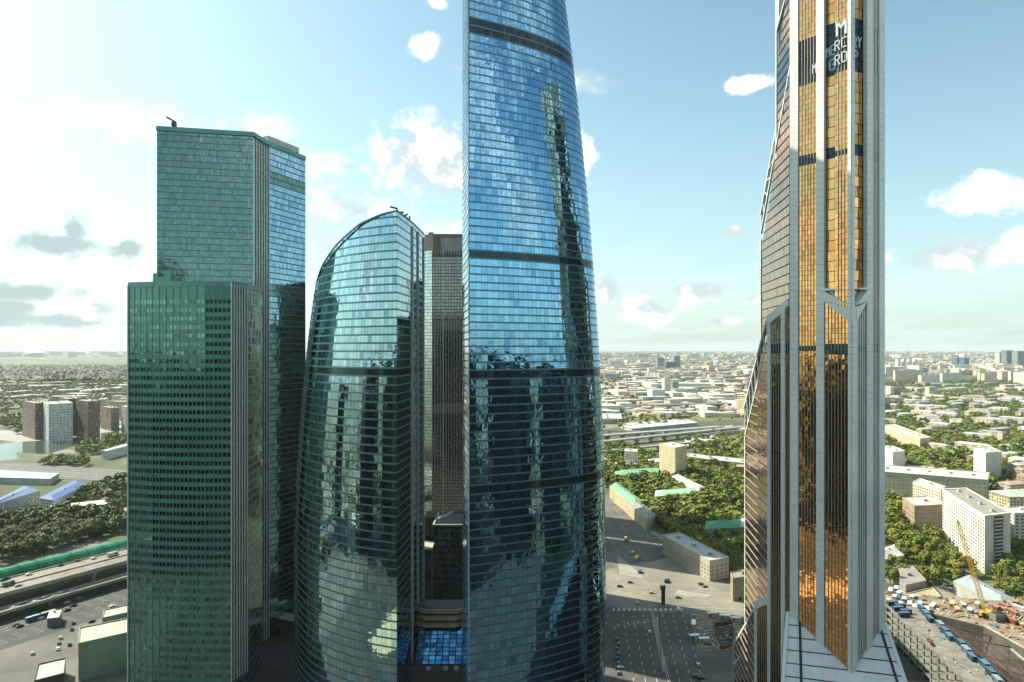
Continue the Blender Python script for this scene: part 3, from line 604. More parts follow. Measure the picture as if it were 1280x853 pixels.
# sloping white skirt round the foot
cdir = np.array((31.0, -11.0))/np.linalg.norm((31.0, -11.0)); odir = np.array((cdir[1], -cdir[0]))
def sk(p, o=0.0): return (p[0], p[1], 74-14.5/12.9*max(0.0, float(np.dot(np.array(p)-A, odir)))+o)
P = [A+(-1.0, .5), R2+(1.0, .5)]; Q = [P[0]+odir*46+cdir*-6, P[1]+odir*46+cdir*14]
n_ = 9
for i in range(n_):
    for j in range(14):
        f = lambda u, v: (P[0]*(1-u)+P[1]*u)*(1-v)+(Q[0]*(1-u)+Q[1]*u)*v
        g = .004; m = MB(); q = [f((i+g)/n_, j/14+g), f((i+1-g)/n_, j/14+g), f((i+1-g)/n_, (j+1)/14-g), f((i+g)/n_, (j+1)/14-g)]
        m.faces([sk(p, .15) for p in q]+[sk(p, 0) for p in q], [(3, 2, 1, 0), (0, 1, 5, 4), (1, 2, 6, 5), (2, 3, 7, 6), (3, 0, 4, 7)]); m.build('skirt_panel', 'white_panel', bt)
m = MB(); q = [f(0, 0), f(1, 0), f(1, 1), f(0, 1)]; m.poly([sk(p, -.1) for p in q][::-1]); m.poly([(*q[0], 0), (*q[0], sk(q[0])[2]-.1), sk(q[3], -.1), (*q[3], 0)]); m.poly([(*q[1], 0), (*q[2], 0), sk(q[2], -.1), sk(q[1], -.1)]); m.build('skirt_core', 'steel_dark', bt)
for u in (0.13, 0.93):
    m = MB(); a, b = f(u, .04), f(u+(.0 if u > .5 else .02), .42); m.beam(sk(a, .3), sk(b, .3), 0.9, 0.3); m.build('skirt_slot', 'core_dark', bt)
for u in (0, 1):
    m = MB(); m.beam(sk(f(u, 0), .4), sk(f(u, 1), .4), 1.2, 1.0); m.build('skirt_ridge', 'white_panel', bt)
# lettering: letters follow the recess walls and the pilaster
ST = {'M': [[(0, 0), (0, 6), (2, 3), (4, 6), (4, 0)]], 'E': [[(4, 0), (0, 0), (0, 6), (4, 6)], [(0, 3), (3.4, 3)]], 'R': [[(0, 0), (0, 6), (3.3, 6), (4, 5.3), (4, 3.7), (3.3, 3), (0, 3)], [(2, 3), (4, 0)]], 'C': [[(4, 0), (.7, 0), (0, .7), (0, 5.3), (.7, 6), (4, 6)]], 'U': [[(0, 6), (0, .7), (.7, 0), (3.3, 0), (4, .7), (4, 6)]],
      'Y': [[(0, 6), (2, 3), (4, 6)], [(2, 3), (2, 0)]], 'G': [[(4, 6), (.7, 6), (0, 5.3), (0, .7), (.7, 0), (4, 0), (4, 3), (2.2, 3)]], 'O': [[(0, .7), (0, 5.3), (.7, 6), (3.3, 6), (4, 5.3), (4, .7), (3.3, 0), (.7, 0), (0, .7)]], 'P': [[(0, 0), (0, 6), (3.3, 6), (4, 5.3), (4, 3.6), (3.3, 2.9), (0, 2.9)]]}
def letter(ch, p0, p1, u0, u1, z0, z1, off, name='letter'):
    m = MB(); n = nrm(p0, p1); n3_ = np.array((n[0], n[1], 0)); d = (p1-p0)/np.linalg.norm(p1-p0); d3 = np.array((d[0], d[1], 0)); L = np.linalg.norm(p1-p0); w_ = (u1-u0)*L; sw = min(w_*.20, (z1-z0)*.15)
    for st in ST[ch]:
        pts = [np.array((*(p0+(p1-p0)*(u0+(u1-u0)*(.1+.8*x/4))+n*off), z0+(z1-z0)*(.07+.86*y/6))) for x, y in st]
        for a, b in zip(pts, pts[1:]):
            t_ = (b-a)/np.linalg.norm(b-a); q = np.cross(n3_, t_)*sw/2; a, b = a-t_*sw*.45, b+t_*sw*.45
            vs = [a-q, b-q, b+q, a+q]; m.faces(vs+[v-n3_*.25 for v in vs], [(3, 2, 1, 0), (0, 1, 2, 3), (0, 1, 5, 4), (1, 2, 6, 5), (2, 3, 7, 6), (3, 0, 4, 7)][1:])
    m.build(name, 'sign_white', bt)
l0, l1 = X(1031)-nl*1.3, X(1044)-nl*1.3; r0, r1 = Y(1067)-nr*1.3, Y(1081)-nr*1.3
q0, q1 = X(1044), X(1060)
letter('M', l0, l1, 0.00, 0.34, 292.4, 296.4, .35); letter('E', l0, l1, 0.42, 0.90, 292.8, 296.8, .35); letter('R', q0, q1, 0.0, 0.42, 293.2, 297.2, .55); letter('C', q0, q1, .52, .94, 293.6, 297.6, .55)
letter('U', K, Y(1067), .05, .95, 293.4, 297.4, .65); letter('R', r0, r1, 0.08, 0.48, 293.8, 298, .35); letter('Y', r0, r1, 0.55, 0.92, 294.2, 298.4, .35)
letter('G', l0, l1, 0.28, 0.88, 287.0, 291.4, .35); letter('R', q0, q1, 0.0, 0.42, 287.6, 291.8, .55); letter('O', q0, q1, .52, .98, 288, 292.2, .55); letter('U', K, Y(1067), .05, .95, 288, 292.2, .65); letter('P', r0, r1, 0.08, 0.6, 288.6, 292.8, .35)
letter('M', q0, q1, 0.1, 0.95, 298.6, 304.4, .55, 'emblem'); letter('M', K, Y(1067), .05, .95, 298.6, 304, .65, 'emblem')
letter('M', X(1016), X(1021), 0.0, 1.0, 287.5, 291.5, .45)

# ------------------------------------------------------------------ reflected towers behind the window, most added to darken the glass, and hidden ones
def plain_tower(label, poly, h, gm, fh=3.8, group=None):
    c = np.mean(np.array(poly), axis=0); t = thing('glass_tower', label, 'skyscraper', (c[0], c[1], 0), group)
    m = MB(); m.prism(poly, 0, h); m.build('core_wall', 'core_dark', t)
    for i in range(len(poly)):
        p, q = np.array(poly[i], float), np.array(poly[(i+1) % len(poly)], float); flat_wall(t, p, q, 4, h-3, max(2, int(np.linalg.norm(q-p)/3)), fh, gm, (0.04, 0.96, 0.2, 0.97), 0.004)
    m = MB(); m.prism([tuple(np.array(p)+(np.array(p)-c)*.01) for p in poly], h, h+3); m.build('parapet', 'band_dark', t); return t
plain_tower('dark glass tower hidden behind the tallest blue tower', [(-10, 470), (44, 464), (52, 512), (-2, 520)], 200, 'glass_green')
plain_tower('dark glass tower far behind the tallest blue tower', [(-6, 622), (42, 616), (48, 672), (0, 680)], 240, 'glass_green')
plain_tower('dark glass tower added unseen behind the curved-roof tower to darken reflections', [(-114, 472), (-76, 470), (-74, 512), (-112, 516)], 225, 'glass_window')  # added out of sight to darken what the blue glass face mirrors
plain_tower('dark glass tower with the window the view is taken from', [(-30, -52), (34, -52), (34, -14), (-30, -14)], 245, 'glass_window')
for k, (x, y, a, b, h) in enumerate([(-228, 105, 46, 44, 255), (-75, -95, 44, 40, 150), (85, -80, 46, 44, 158), (170, -30, 50, 46, 165), (255, 50, 54, 50, 160), (330, -40, 60, 60, 172), (240, -140, 60, 54, 170), (340, 110, 50, 50, 150), (-190, -60, 54, 50, 150), (-320, 60, 60, 46, 160), (10, -190, 70, 50, 168), (120, -210, 60, 54, 168), (-270, -160, 66, 60, 165), (-30, -320, 90, 60, 172), (-380, 160, 60, 60, 140), (-130, 40, 40, 40, 95), (120, 60, 40, 44, 110), (450, 60, 70, 60, 168), (430, -120, 70, 70, 174), (520, 180, 70, 60, 160), (360, -260, 80, 70, 172), (200, -300, 80, 60, 170), (90, -420, 90, 70, 172), (-160, -400, 90, 70, 170), (-400, -260, 90, 80, 172), (-480, -60, 80, 80, 168), (-470, 120, 70, 70, 165), (-560, 300, 90, 60, 150), (640, 60, 90, 80, 170), (600, -200, 90, 80, 170), (-620, 60, 90, 80, 172)]):
    plain_tower(['dark glass tower behind the viewpoint, tallest of its cluster', 'dark glass tower added behind the viewpoint to darken reflections'][min(k, 1)], [(x-a/2, y-b/2), (x+a/2, y-b/2), (x+a/2, y+b/2), (x-a/2, y+b/2)], h, 'glass_window', group='towers behind the viewpoint')  # all but the tallest added so facades mirror dark towers, not pale ground
# ------------------------------------------------------------------ houses
def rect(p0, p1, depth):                              # p0 -> p1 is the front edge as seen from the camera, the house lies behind it
    p0, p1 = np.array(p0[:2], float), np.array(p1[:2], float); d = (p1-p0)/np.linalg.norm(p1-p0); n = np.array((d[1], -d[0])); return [p0, p1, p1-n*depth, p0-n*depth]
def window_mesh(wd, hg):
    m = MB(); m.box(0, -0.05, 0, wd, 0.14, hg, mi=0); m.faces([(-wd/2+.12, -.135, .12), (wd/2-.12, -.135, .12), (wd/2-.12, -.135, hg-.12), (-wd/2+.12, -.135, hg-.12)], [(0, 1, 2, 3)], mi=1)
    m.faces([(-.04, -.15, .1), (.04, -.15, .1), (.04, -.15, hg-.1), (-.04, -.15, hg-.1)], [(0, 1, 2, 3)], mi=0); return m.mesh('window', ['window_frame', 'window_pane'])
WIN = window_mesh(1.7, 1.6); WIN_W = window_mesh(2.6, 1.7)
def wall_windows(t, p, q, z0, h, fh, pitch, single, big=False, skip=0.0):
    d = q-p; L = np.linalg.norm(d); d = d/L; ang = math.atan2(d[1], d[0]); n = int(L/pitch); fl = int((h-1.0)/fh); mb = MB()
    wd, hg = (2.6, 1.7) if big else (1.7, 1.6); nn = np.array((d[1], -d[0]))
    for k in range(fl):
        for j in range(n):
            if RNG.random() < skip: continue
            c = p+d*((j+.5)*L/n); z = z0+k*fh+1.0
            if single: place('window', WIN_W if big else WIN, t, (c[0], c[1], z), ang)
            else:
                a, b = c-d*wd/2+nn*.06, c+d*wd/2+nn*.06; mb.faces([(*a, z), (*b, z), (*b, z+hg), (*a, z+hg)], [(0, 1, 2, 3)], mi=0 if RNG.random() < .85 else 1)
    if mb.f: mb.build('windows', ['window_pane', 'window_frame'], t, kind='stuff')
def house(name, label, cat, base, h, wall, roof=(0.4, 0.4, 0.38), style='flat', windows=(0,), single=False, fh=3.0, pitch=3.2, big=False, group=None, wm='plain_wall', rise=3.2, extras=True, skip=0.0, z0=0.0):
    base = [np.array(p[:2], float) for p in base]; c = sum(base)/len(base); t = thing(name, label, cat, (c[0], c[1], z0), group)
    m = MB(); m.prism(base, z0, z0+h, wall); m.build('wall', wm, t)
    cen = lambda f: [c+(p-c)*f for p in base]; T = z0+h
    if style == 'flat':
        m = MB(); o = cen(1.012); i_ = cen(.965); n = len(base)
        for i in range(n):
            j = (i+1) % n; m.faces([(*o[i], T-.1), (*o[j], T-.1), (*o[j], T+.8), (*o[i], T+.8), (*i_[i], T+.8), (*i_[j], T+.8), (*i_[i], T+.05), (*i_[j], T+.05)], [(0, 1, 2, 3), (3, 2, 5, 4), (4, 5, 7, 6)], wall)
        m.build('parapet', 'plain_wall', t); m = MB(); m.poly([(*p, T+.15) for p in i_], roof); r = m.build('roof', 'roof_any', t)
        if extras:
            d = base[1]-base[0]; e = base[3]-base[0]; L = max(np.linalg.norm(d), np.linalg.norm(e)); k = max(1, int(L/22)); long_, sh = (d, e) if np.linalg.norm(d) > np.linalg.norm(e) else (e, d)
            for i in range(k):
                q = base[0]+long_*(i+.5)/k+sh*.5; m = MB(); m.box(q[0], q[1], T+.15, 3.4, 2.4, 2.0, math.atan2(d[1], d[0]), (wall[0]*.85, wall[1]*.85, wall[2]*.8)); m.box(q[0], q[1], T+2.15, 3.8, 2.8, .2, math.atan2(d[1], d[0]), roof); m.build('roof_vent', 'plain_wall', r)
    else:
        o = cen(1.03); d = o[1]-o[0]; e = o[3]-o[0]
        if np.linalg.norm(d) >= np.linalg.norm(e): A_, B_ = (o[0]+o[3])/2, (o[1]+o[2])/2; W_ = np.linalg.norm(e)/2; order = (0, 1, 2, 3)
        else: A_, B_ = (o[0]+o[1])/2, (o[3]+o[2])/2; W_ = np.linalg.norm(d)/2; order = (1, 2, 3, 0)
        ax = (B_-A_)/np.linalg.norm(B_-A_)*W_*.8; a, b = A_+ax, B_-ax; q = [o[i] for i in order]
        vs = [(*p, T+.02) for p in q]+[(*a, T+rise), (*b, T+rise)]; m = MB()
        m.faces(vs, [(0, 1, 5, 4), (2, 3, 4, 5), (3, 0, 4), (1, 2, 5)] if order[0] == 0 else [(0, 1, 5, 4), (2, 3, 4, 5), (3, 0, 4), (1, 2, 5)], roof); m.poly([(*p, T+.01) for p in reversed(q)], roof)
        r = m.build('roof', 'roof_metal', t)
        for f in ((.25, .5, .75) if extras else (.5,)):
            s_ = a+(b-a)*f; m = MB(); m.box(s_[0], s_[1], T+rise-.8, 1.1, 0.9, 2.0, 0, (.5, .4, .32)); m.build('chimney', 'plain_wall', r)
    for f in windows:
        p, q = base[f], base[(f+1) % len(base)]; wall_windows(t, p, q, z0, h, fh, pitch, single, big, skip)
    return t
CREAM = (0.55, 0.47, 0.30); PALE = (0.62, 0.59, 0.48); WHT = (0.66, 0.65, 0.58); GREYW = (0.40, 0.41, 0.38); BRN = (0.24, 0.17, 0.12)
RG = (0.20, 0.42, 0.25); RGREY = (0.44, 0.46, 0.45); RLT = (0.52, 0.52, 0.48); RDK = (0.28, 0.27, 0.24)
FOOT = []
def hs(*a, **k):
    t = house(*a, **k); FOOT.append(np.array([p[:2] for p in a[3]])); return t
# between the tall tower and the bronze tower
p = G(828, 692); q = G(887, 727)
hs('apartment_block', 'long five-storey block with pale grey roof beside the wide avenue', 'apartment block', [p[:2], q[:2], G(911, 722)[:2], G(850, 688)[:2]], 15.5, (0.46, 0.42, 0.33), RGREY, windows=(0, 1), single=True, pitch=4.2)
b_ = rect(G(826, 600), G(850, 601), 16); 
hs('apartment_tower', 'cream sixteen-storey apartment tower rising above green-roofed houses', 'apartment block', [G(824, 597)[:2], G(844, 604)[:2], G(858, 600)[:2], G(838, 594)[:2]], 47, (0.58, 0.49, 0.32), RLT, windows=(0, 1), single=True, pitch=5, fh=3.0)
hs('apartment_house', 'cream house with mint-green roof nearest the avenue trees', 'house', [G(762, 622)[:2], G(792, 648)[:2], G(803, 641)[:2], G(771, 616)[:2]], 13, CREAM, RG, 'hip', (0, 1), True, pitch=5.5)
hs('apartment_house', 'green-roofed house directly behind the nearest mint-roofed one', 'house', [G(768, 606)[:2], G(822, 602)[:2], G(824, 595)[:2], G(770, 599)[:2]], 12, PALE, RG, 'hip', (0,), False)
hs('apartment_house', 'cream house with flat brown-grey roof next to the avenue', 'house', [G(782, 641)[:2], G(808, 664)[:2], G(819, 657)[:2], G(793, 635)[:2]], 12, (0.56, 0.46, 0.3), RDK, 'hip', (0, 1), True, pitch=5.5)
hs('apartment_house', 'pale turquoise-roofed house standing among dense trees', 'house', [G(819, 634)[:2], G(872, 629)[:2], G(873, 621)[:2], G(820, 626)[:2]], 12, PALE, (0.33, 0.52, 0.40), 'hip', (0,), False)
hs('apartment_house', 'house with whitish roof below the cream apartment tower', 'house', [G(838, 608)[:2], G(872, 627)[:2], G(882, 622)[:2], G(848, 604)[:2]], 12, (0.5, 0.43, 0.3), (0.6, 0.62, 0.6), 'hip', (0,), False)
hs('apartment_house', 'house with dark green roof beside the bronze tower flank', 'house', [G(881, 678)[:2], G(925, 675)[:2], G(926, 664)[:2], G(883, 667)[:2]], 12, (0.42, 0.38, 0.3), (0.04, 0.26, 0.13), 'hip', (0,), True, pitch=5)
hs('apartment_house', 'grey-roofed wing adjoining the dark green roof', 'house', [G(926, 675)[:2], G(952, 672)[:2], G(952, 662)[:2], G(927, 664)[:2]], 12.2, (0.42, 0.38, 0.3), RGREY, 'hip', (0,), False)
hs('apartment_house', 'small brown brick house by the street behind the bronze tower', 'house', [G(913, 744)[:2], G(916, 752)[:2], G(945, 748)[:2], G(942, 738)[:2]], 16, (0.40, 0.31, 0.17), RDK, 'flat', (0, 1), True, pitch=4)
hs('office_slab', 'small white slab standing alone near the railway', 'office block', [G(780, 586)[:2], G(796, 587)[:2], G(797, 583)[:2], G(781, 582)[:2]], 26, WHT, RLT, 'flat', (0,), False, fh=3.2)
hs('low_block', 'long low cream block behind the park trees', 'building', [G(764, 592)[:2], G(824, 585)[:2], G(825, 580)[:2], G(765, 586)[:2]], 9, PALE, RLT, 'flat', (0,), False)
hs('office_slab', 'long grey office slab with ribbon windows behind the park', 'office block', [G(858, 582)[:2], G(940, 592)[:2], G(942, 586)[:2], G(860, 577)[:2]], 13, (0.3, 0.33, 0.33), RGREY, 'flat', (0,), False, big=True)
# right of the bronze tower
hs('apartment_tower', 'tall white panel tower with a bright windowed side above the crane', 'apartment block', [(410, 650), (378, 546), (406, 556), (436, 655)], 46.5, (0.70, 0.69, 0.62), RDK, 'flat', (0,), True, fh=2.9, pitch=5.2, big=True)
tb = bpy.data.objects['apartment_tower.001']
for k in range(15):
    m = MB(); z = 2.2+k*2.9; m.prism([(388, 548.0), (398, 551.6), (397.6, 552.9), (387.6, 549.4)], z, z+1.0, (1, 1, 1)); bl = m.build('balcony', 'balcony', tb)
    m = MB(); m.prism([(388.3, 549.2), (397.7, 552.6), (397.6, 552.9), (388.2, 549.5)], z+1.0, z+2.7); m.build('balcony_recess', 'steel_dark', bl)
hs('office_block', 'brown brick office block left of the tall white tower', 'office block', [G(1128, 655)[:2], G(1143, 668)[:2], G(1182, 666)[:2], G(1170, 653)[:2]], 27, (0.34, 0.25, 0.17), RGREY, 'flat', (0, 1), True, fh=4.5, pitch=4.5, big=True)
hs('office_block', 'bright cream block just behind the brown brick office', 'office block', [G(1141, 648)[:2], G(1176, 660)[:2], G(1182, 655)[:2], G(1150, 642)[:2]], 38, (0.72, 0.66, 0.48), RLT, 'flat', (0,), False)
hs('institute', 'very long grey six-storey block with white window rows', 'office block', [G(1096, 619)[:2], G(1234, 632)[:2], G(1236, 621)[:2], G(1098, 609)[:2]], 29, (0.43, 0.43, 0.36), RLT, 'flat', (0,), True, fh=4.6, pitch=5.0)
hs('apartment_tower', 'white tower with blank sunlit end behind the long grey block', 'apartment block', [G(1217, 598)[:2], G(1232, 606)[:2], G(1252, 604)[:2], G(1238, 596)[:2]], 42, (0.68, 0.67, 0.6), RLT, 'flat', (1,), True, pitch=4.5, fh=3.2)
hs('apartment_tower', 'white tower with blank sunlit end touching the bronze tower outline', 'apartment block', [G(1100, 588)[:2], G(1116, 596)[:2], G(1131, 594)[:2], G(1116, 586)[:2]], 34, (0.62, 0.63, 0.57), RLT, 'flat', (1,), True, pitch=4.5, fh=3.2)
hs('apartment_block', 'long cream block with sunlit side among trees', 'apartment block', [G(1104, 547)[:2], G(1150, 566)[:2], G(1163, 564)[:2], G(1118, 545)[:2]], 24, (0.66, 0.55, 0.36), RLT, 'flat', (0, 1), False)
hs('low_hall', 'low hall with pale roof between two white towers', 'building', [G(1132, 600)[:2], G(1184, 604)[:2], G(1182, 596)[:2], G(1134, 592)[:2]], 12, (0.4, 0.38, 0.33), RLT, 'flat', (0,), False)
hs('glazed_hall', 'hall with bluish sloping roof behind the long grey block', 'building', [G(1140, 606)[:2], G(1208, 612)[:2], G(1204, 603)[:2], G(1142, 598)[:2]], 16, (0.45, 0.46, 0.44), (0.36, 0.42, 0.44), 'hip', (), False)
hs('apartment_block', 'white balconied block at the picture edge behind the tall white tower', 'apartment block', [G(1258, 682)[:2], G(1268, 690)[:2], G(1320, 690)[:2], G(1312, 676)[:2]], 34, (0.6, 0.6, 0.54), RLT, 'flat', (0, 1), True, pitch=4.5, big=True)
hs('stucco_block', 'cream block with pale green roof at the picture edge', 'building', [G(1236, 655)[:2], G(1262, 664)[:2], G(1330, 664)[:2], G(1310, 650)[:2]], 34, CREAM, (0.42, 0.5, 0.4), 'hip', (0, 1), False)
hs('long_shed', 'low shed with pale blue-grey sheet roof beside the crane', 'shed', [G(1192, 742)[:2], G(1252, 778)[:2], G(1272, 768)[:2], G(1212, 734)[:2]], 9, GREYW, (0.32, 0.38, 0.40), 'hip', (), False, extras=False)
hs('ruined_house', 'roofless grey house shell below the park trees', 'house', [G(1114, 726)[:2], G(1132, 748)[:2], G(1158, 742)[:2], G(1140, 722)[:2]], 9, (0.3, 0.3, 0.27), RDK, 'flat', (0, 1), True, pitch=4)
hs('low_block', 'low yellowish flat-roofed shed next to the site cabins', 'shed', [G(1133, 752)[:2], G(1150, 772)[:2], G(1182, 762)[:2], G(1166, 744)[:2]], 5, (0.5, 0.42, 0.28), (0.42, 0.36, 0.24), 'flat', (), False)
hs('low_block', 'pale gabled roof peeping out beside the bronze tower', 'house', [G(1092, 702)[:2], G(1104, 712)[:2], G(1130, 706)[:2], G(1118, 692)[:2]], 8, PALE, RLT, 'hip', (), False, extras=False)
# beyond the river, behind the green towers
def slab(label, pxs, h, wall, roof=RDK, windows=(0, 1), **k): return hs('residential_tower', label, 'apartment block', [G(*p_)[:2] for p_ in pxs], h, wall, roof, 'flat', windows, False, **k)
slab('brown brick tower left of the white patterned one', [(28, 545), (44, 550), (64, 548), (50, 543)], 72, (0.19, 0.14, 0.11), pitch=5)
slab('white tower with a dark honeycomb of windows by the river', [(54, 549), (61, 554), (91, 551), (84, 546)], 74, (0.55, 0.58, 0.56), RLT, pitch=6, big=True, fh=5)
slab('darkest brown tower rising behind the white patterned one', [(74, 541), (84, 545), (101, 543), (92, 539)], 76, (0.13, 0.11, 0.095), pitch=5)
slab('reddish brown tower right of the white patterned one', [(95, 545), (110, 548), (125, 546), (112, 542)], 74, (0.20, 0.14, 0.105), pitch=5)
slab('unfinished brown tower with visible floors beside the green tower', [(126, 536), (139, 539), (149, 538), (138, 534)], 50, (0.22, 0.18, 0.14), pitch=5)
slab('pale tower half hidden behind the green glass tower', [(152, 539), (158, 541), (170, 540), (164, 537)], 55, (0.4, 0.42, 0.4), RLT)
hs('warehouse', 'long warehouse with bright blue roof and white end wall', 'warehouse', [G(49, 637)[:2], G(68, 640)[:2], G(108, 619)[:2], G(94, 613)[:2]], 13, (0.6, 0.6, 0.52), (0.004, 0.07, 0.27), 'hip', (0,), False, rise=1.6, extras=False)
hs('warehouse', 'grey warehouse with faded blue roof at the picture edge', 'warehouse', [G(-20, 650)[:2], G(0, 645)[:2], G(50, 628)[:2], G(30, 622)[:2]], 14, (0.36, 0.4, 0.4), (0.02, 0.10, 0.24), 'hip', (0, 1), False, rise=1.6, extras=False)
hs('warehouse', 'low shed with long white roof in front of the trees', 'warehouse', [G(62, 646)[:2], G(132, 638)[:2], G(136, 632)[:2], G(64, 640)[:2]], 7, (0.45, 0.5, 0.48), (0.55, 0.6, 0.56), 'hip', (), False, rise=1, extras=False)
hs('warehouse', 'white shed with windowed side near the river bank', 'warehouse', [G(127, 574)[:2], G(134, 575)[:2], G(166, 566)[:2], G(160, 564)[:2]], 14, (0.55, 0.58, 0.54), (0.4, 0.45, 0.44), 'flat', (0,), False, extras=False)
hs('warehouse', 'flat pale depot roof beside the railway tracks', 'warehouse', [G(-40, 604)[:2], G(62, 607)[:2], G(74, 599)[:2], G(-30, 593)[:2]], 8, (0.4, 0.42, 0.4), (0.42, 0.5, 0.5), 'flat', (), False, extras=False)
# foot of the green towers
hs('pavilion', 'wedge-shaped building with cream-white roof at the foot of the green tower', 'building', [G(98, 852)[:2], G(165, 835)[:2], G(165, 815)[:2], G(99, 830)[:2]], 20, (0.24, 0.29, 0.24), (0.50, 0.48, 0.38), 'flat', (), False, extras=False)
hs('pavilion', 'lower white-roofed wing behind the wedge-shaped building', 'building', [G(128, 800)[:2], G(170, 790)[:2], G(170, 780)[:2], G(130, 789)[:2]], 13, (0.3, 0.32, 0.28), (0.46, 0.48, 0.42), 'flat', (), False, extras=False)
hs('pavilion', 'small dark pavilion with white roof at the bottom edge', 'building', [G(43, 872)[:2], G(80, 862)[:2], G(82, 842)[:2], G(48, 850)[:2]], 8, (0.05, 0.06, 0.055), (0.46, 0.46, 0.42), 'flat', (), False, extras=False)
hs('kiosk', 'round-topped grey kiosk beside the blue bus', 'kiosk', [G(59, 785)[:2], G(74, 783)[:2], G(77, 774)[:2], G(62, 776)[:2]], 6, (0.2, 0.2, 0.22), (0.6, 0.62, 0.58), 'hip', (), False, extras=False, rise=1.2)

# mid-distance: individual houses that can still be told apart, and everything farther as one mass
def inpoly(pt, poly):
    x, y = pt; r = False; n = len(poly)
    for i in range(n):
        x1, y1 = poly[i]; x2, y2 = poly[(i+1) % n]
        if (y1 > y) != (y2 > y) and x < (x2-x1)*(y-y1)/(y2-y1)+x1: r = not r
    return r
def pxof(x, y, z=0): return CX+F*x/y, HY+F*(CH-z)/y
FC = []
def clear(x, y, r):
    for i in range(len(FC), len(FOOT)): f = FOOT[i]; FC.append((float(f[:, 0].mean()), float(f[:, 1].mean()), f))
    for cx, cy, f in FC:
        if abs(cx-x)+abs(cy-y) < 260 and (inpoly((x, y), f) or np.min(np.linalg.norm(f-np.array((x, y)), axis=1)) < r): return False
    return True
WALLS = [(0.62, 0.55, 0.40), (0.66, 0.64, 0.55), (0.70, 0.69, 0.62), (0.5, 0.47, 0.4), (0.58, 0.48, 0.32), (0.45, 0.45, 0.43), (0.36, 0.27, 0.2)]
ROOFS = [(0.52, 0.53, 0.5), (0.42, 0.43, 0.42), (0.6, 0.6, 0.56), (0.3, 0.3, 0.28), (0.36, 0.42, 0.40), (0.4, 0.3, 0.24)]
WORDS = [('white', (.70, .69, .62)), ('cream', (.62, .55, .40)), ('grey', (.45, .45, .43)), ('tan', (.58, .48, .32)), ('brown', (.36, .27, .2)), ('pale', (.66, .64, .55)), ('stone', (.5, .47, .4))]
RW = [('light', (.62, .62, .57)), ('grey', (.42, .43, .42)), ('dark', (.3, .3, .28)), ('greenish', (.36, .42, .40)), ('rusty', (.4, .3, .24)), ('silver', (.52, .53, .5))]
near_word = lambda c, L: min(L, key=lambda q: sum((a-b)**2 for a, b in zip(c, q[1])))[0]
def told_apart(label, group, x, y, wall, roof, lx, h):
    base = {'low houses in the tree-filled quarter': 'house', 'cream houses at the picture edge': 'house', 'white panel blocks beyond the wide road': 'panel block', 'low halls along the wide road': 'low hall', 'works halls beyond the railway': 'works hall', 'hazy blocks beyond the works': 'mid-rise block', 'white sheds beyond the river': 'shed', 'pale blocks beyond the river': 'block'}[group]
    where = group.split(' ', 1)[1] if not group.startswith('white') else group.split(' ', 2)[2]
    where = where[where.index(' ')+1:] if where.split(' ')[0] in ('houses', 'halls', 'blocks', 'panel') else where
    px = CX+F*x/y; lo, hi = {True: (1107, 1280), False: (750, 940)}[px > 1000] if px > 400 else (0, 160); f = (px-lo)/(hi-lo)
    third = ['towards the '+('tall blue tower' if 400 < px < 1000 else 'bronze tower' if px > 1000 else 'picture edge'), 'midway', 'towards the '+('bronze tower' if 400 < px < 1000 else 'picture edge' if px > 1000 else 'green tower')][min(2, max(0, int(f*3)))]
    size = 'long' if lx > {'house': 42, 'works hall': 100}.get(base, 95) else 'short'
    l = f'{size} {near_word(wall, WORDS)} {base} with {near_word(roof, RW)} roof {where}, {third}'
    return l, l
def midhouse(x, y, lx, ly, h, ang, wall, roof, hip, name, label, cat, group):
    ca, sa = math.cos(ang), math.sin(ang); base = [(x+a*ca-b*sa, y+a*sa+b*ca) for a, b in ((-lx/2, -ly/2), (lx/2, -ly/2), (lx/2, ly/2), (-lx/2, ly/2))]
    if group: label, group = told_apart(label, group, x, y, wall, roof, lx, h)
    t = thing(name, label, cat, (x, y, 0), group); m = MB(); m.prism(base, 0, h, wall); m.build('wall', 'far_wall', t)
    m = MB(); c = np.array((x, y)); o_ = [c+(np.array(p_)-c)*1.03 for p_ in base]
    if hip:
        i1, i2 = (o_[0]+o_[3])/2, (o_[1]+o_[2])/2; ax = (i2-i1)/np.linalg.norm(i2-i1)*ly*.45; a, b = i1+ax, i2-ax; r_ = h+2.6
        m.faces([(*p_, h+.02) for p_ in o_]+[(*a, r_), (*b, r_)], [(0, 1, 5, 4), (2, 3, 4, 5), (3, 0, 4), (1, 2, 5), (3, 2, 1, 0)], roof)
    else:
        m.prism(o_, h+.02, h+.7, roof, 0, True); m.box(x, y, h+.7, min(6, lx*.3), min(5, ly*.4), 2.4, ang, wall)
    m.build('roof', 'roof_any', t); FOOT.append(np.array(base))
cnt = 0
def scatter_houses(poly, n, gap, size, hh, angs, hip, name, label, cat, group, tries=40, palette=WALLS, roofs=ROOFS):
    global cnt
    W_ = np.array([G(*p_)[:2] for p_ in poly]); lo, hi = W_.min(axis=0), W_.max(axis=0); done = 0
    for _ in range(n*tries):
        if done >= n: break
        x, y = RNG.uniform(lo, hi)
        if not inpoly(pxof(x, y), poly) or not clear(x, y, gap): continue
        midhouse(x, y, RNG.uniform(*size[0]), RNG.uniform(*size[1]), RNG.uniform(*hh), random.choice(angs)+RNG.normal(0, .06), random.choice(palette), random.choice(roofs), hip, name, label, cat, group); done += 1; cnt += 1
scatter_houses([(1108, 500), (1290, 496), (1290, 560), (1262, 590), (1180, 575), (1108, 530)], 88, 21, ((26, 60), (13, 16)), (11, 16), (.5, 2.07), True, 'low_house', 'low house with pale hipped roof in the tree-filled quarter beside the bronze tower', 'house', 'low houses in the tree-filled quarter')
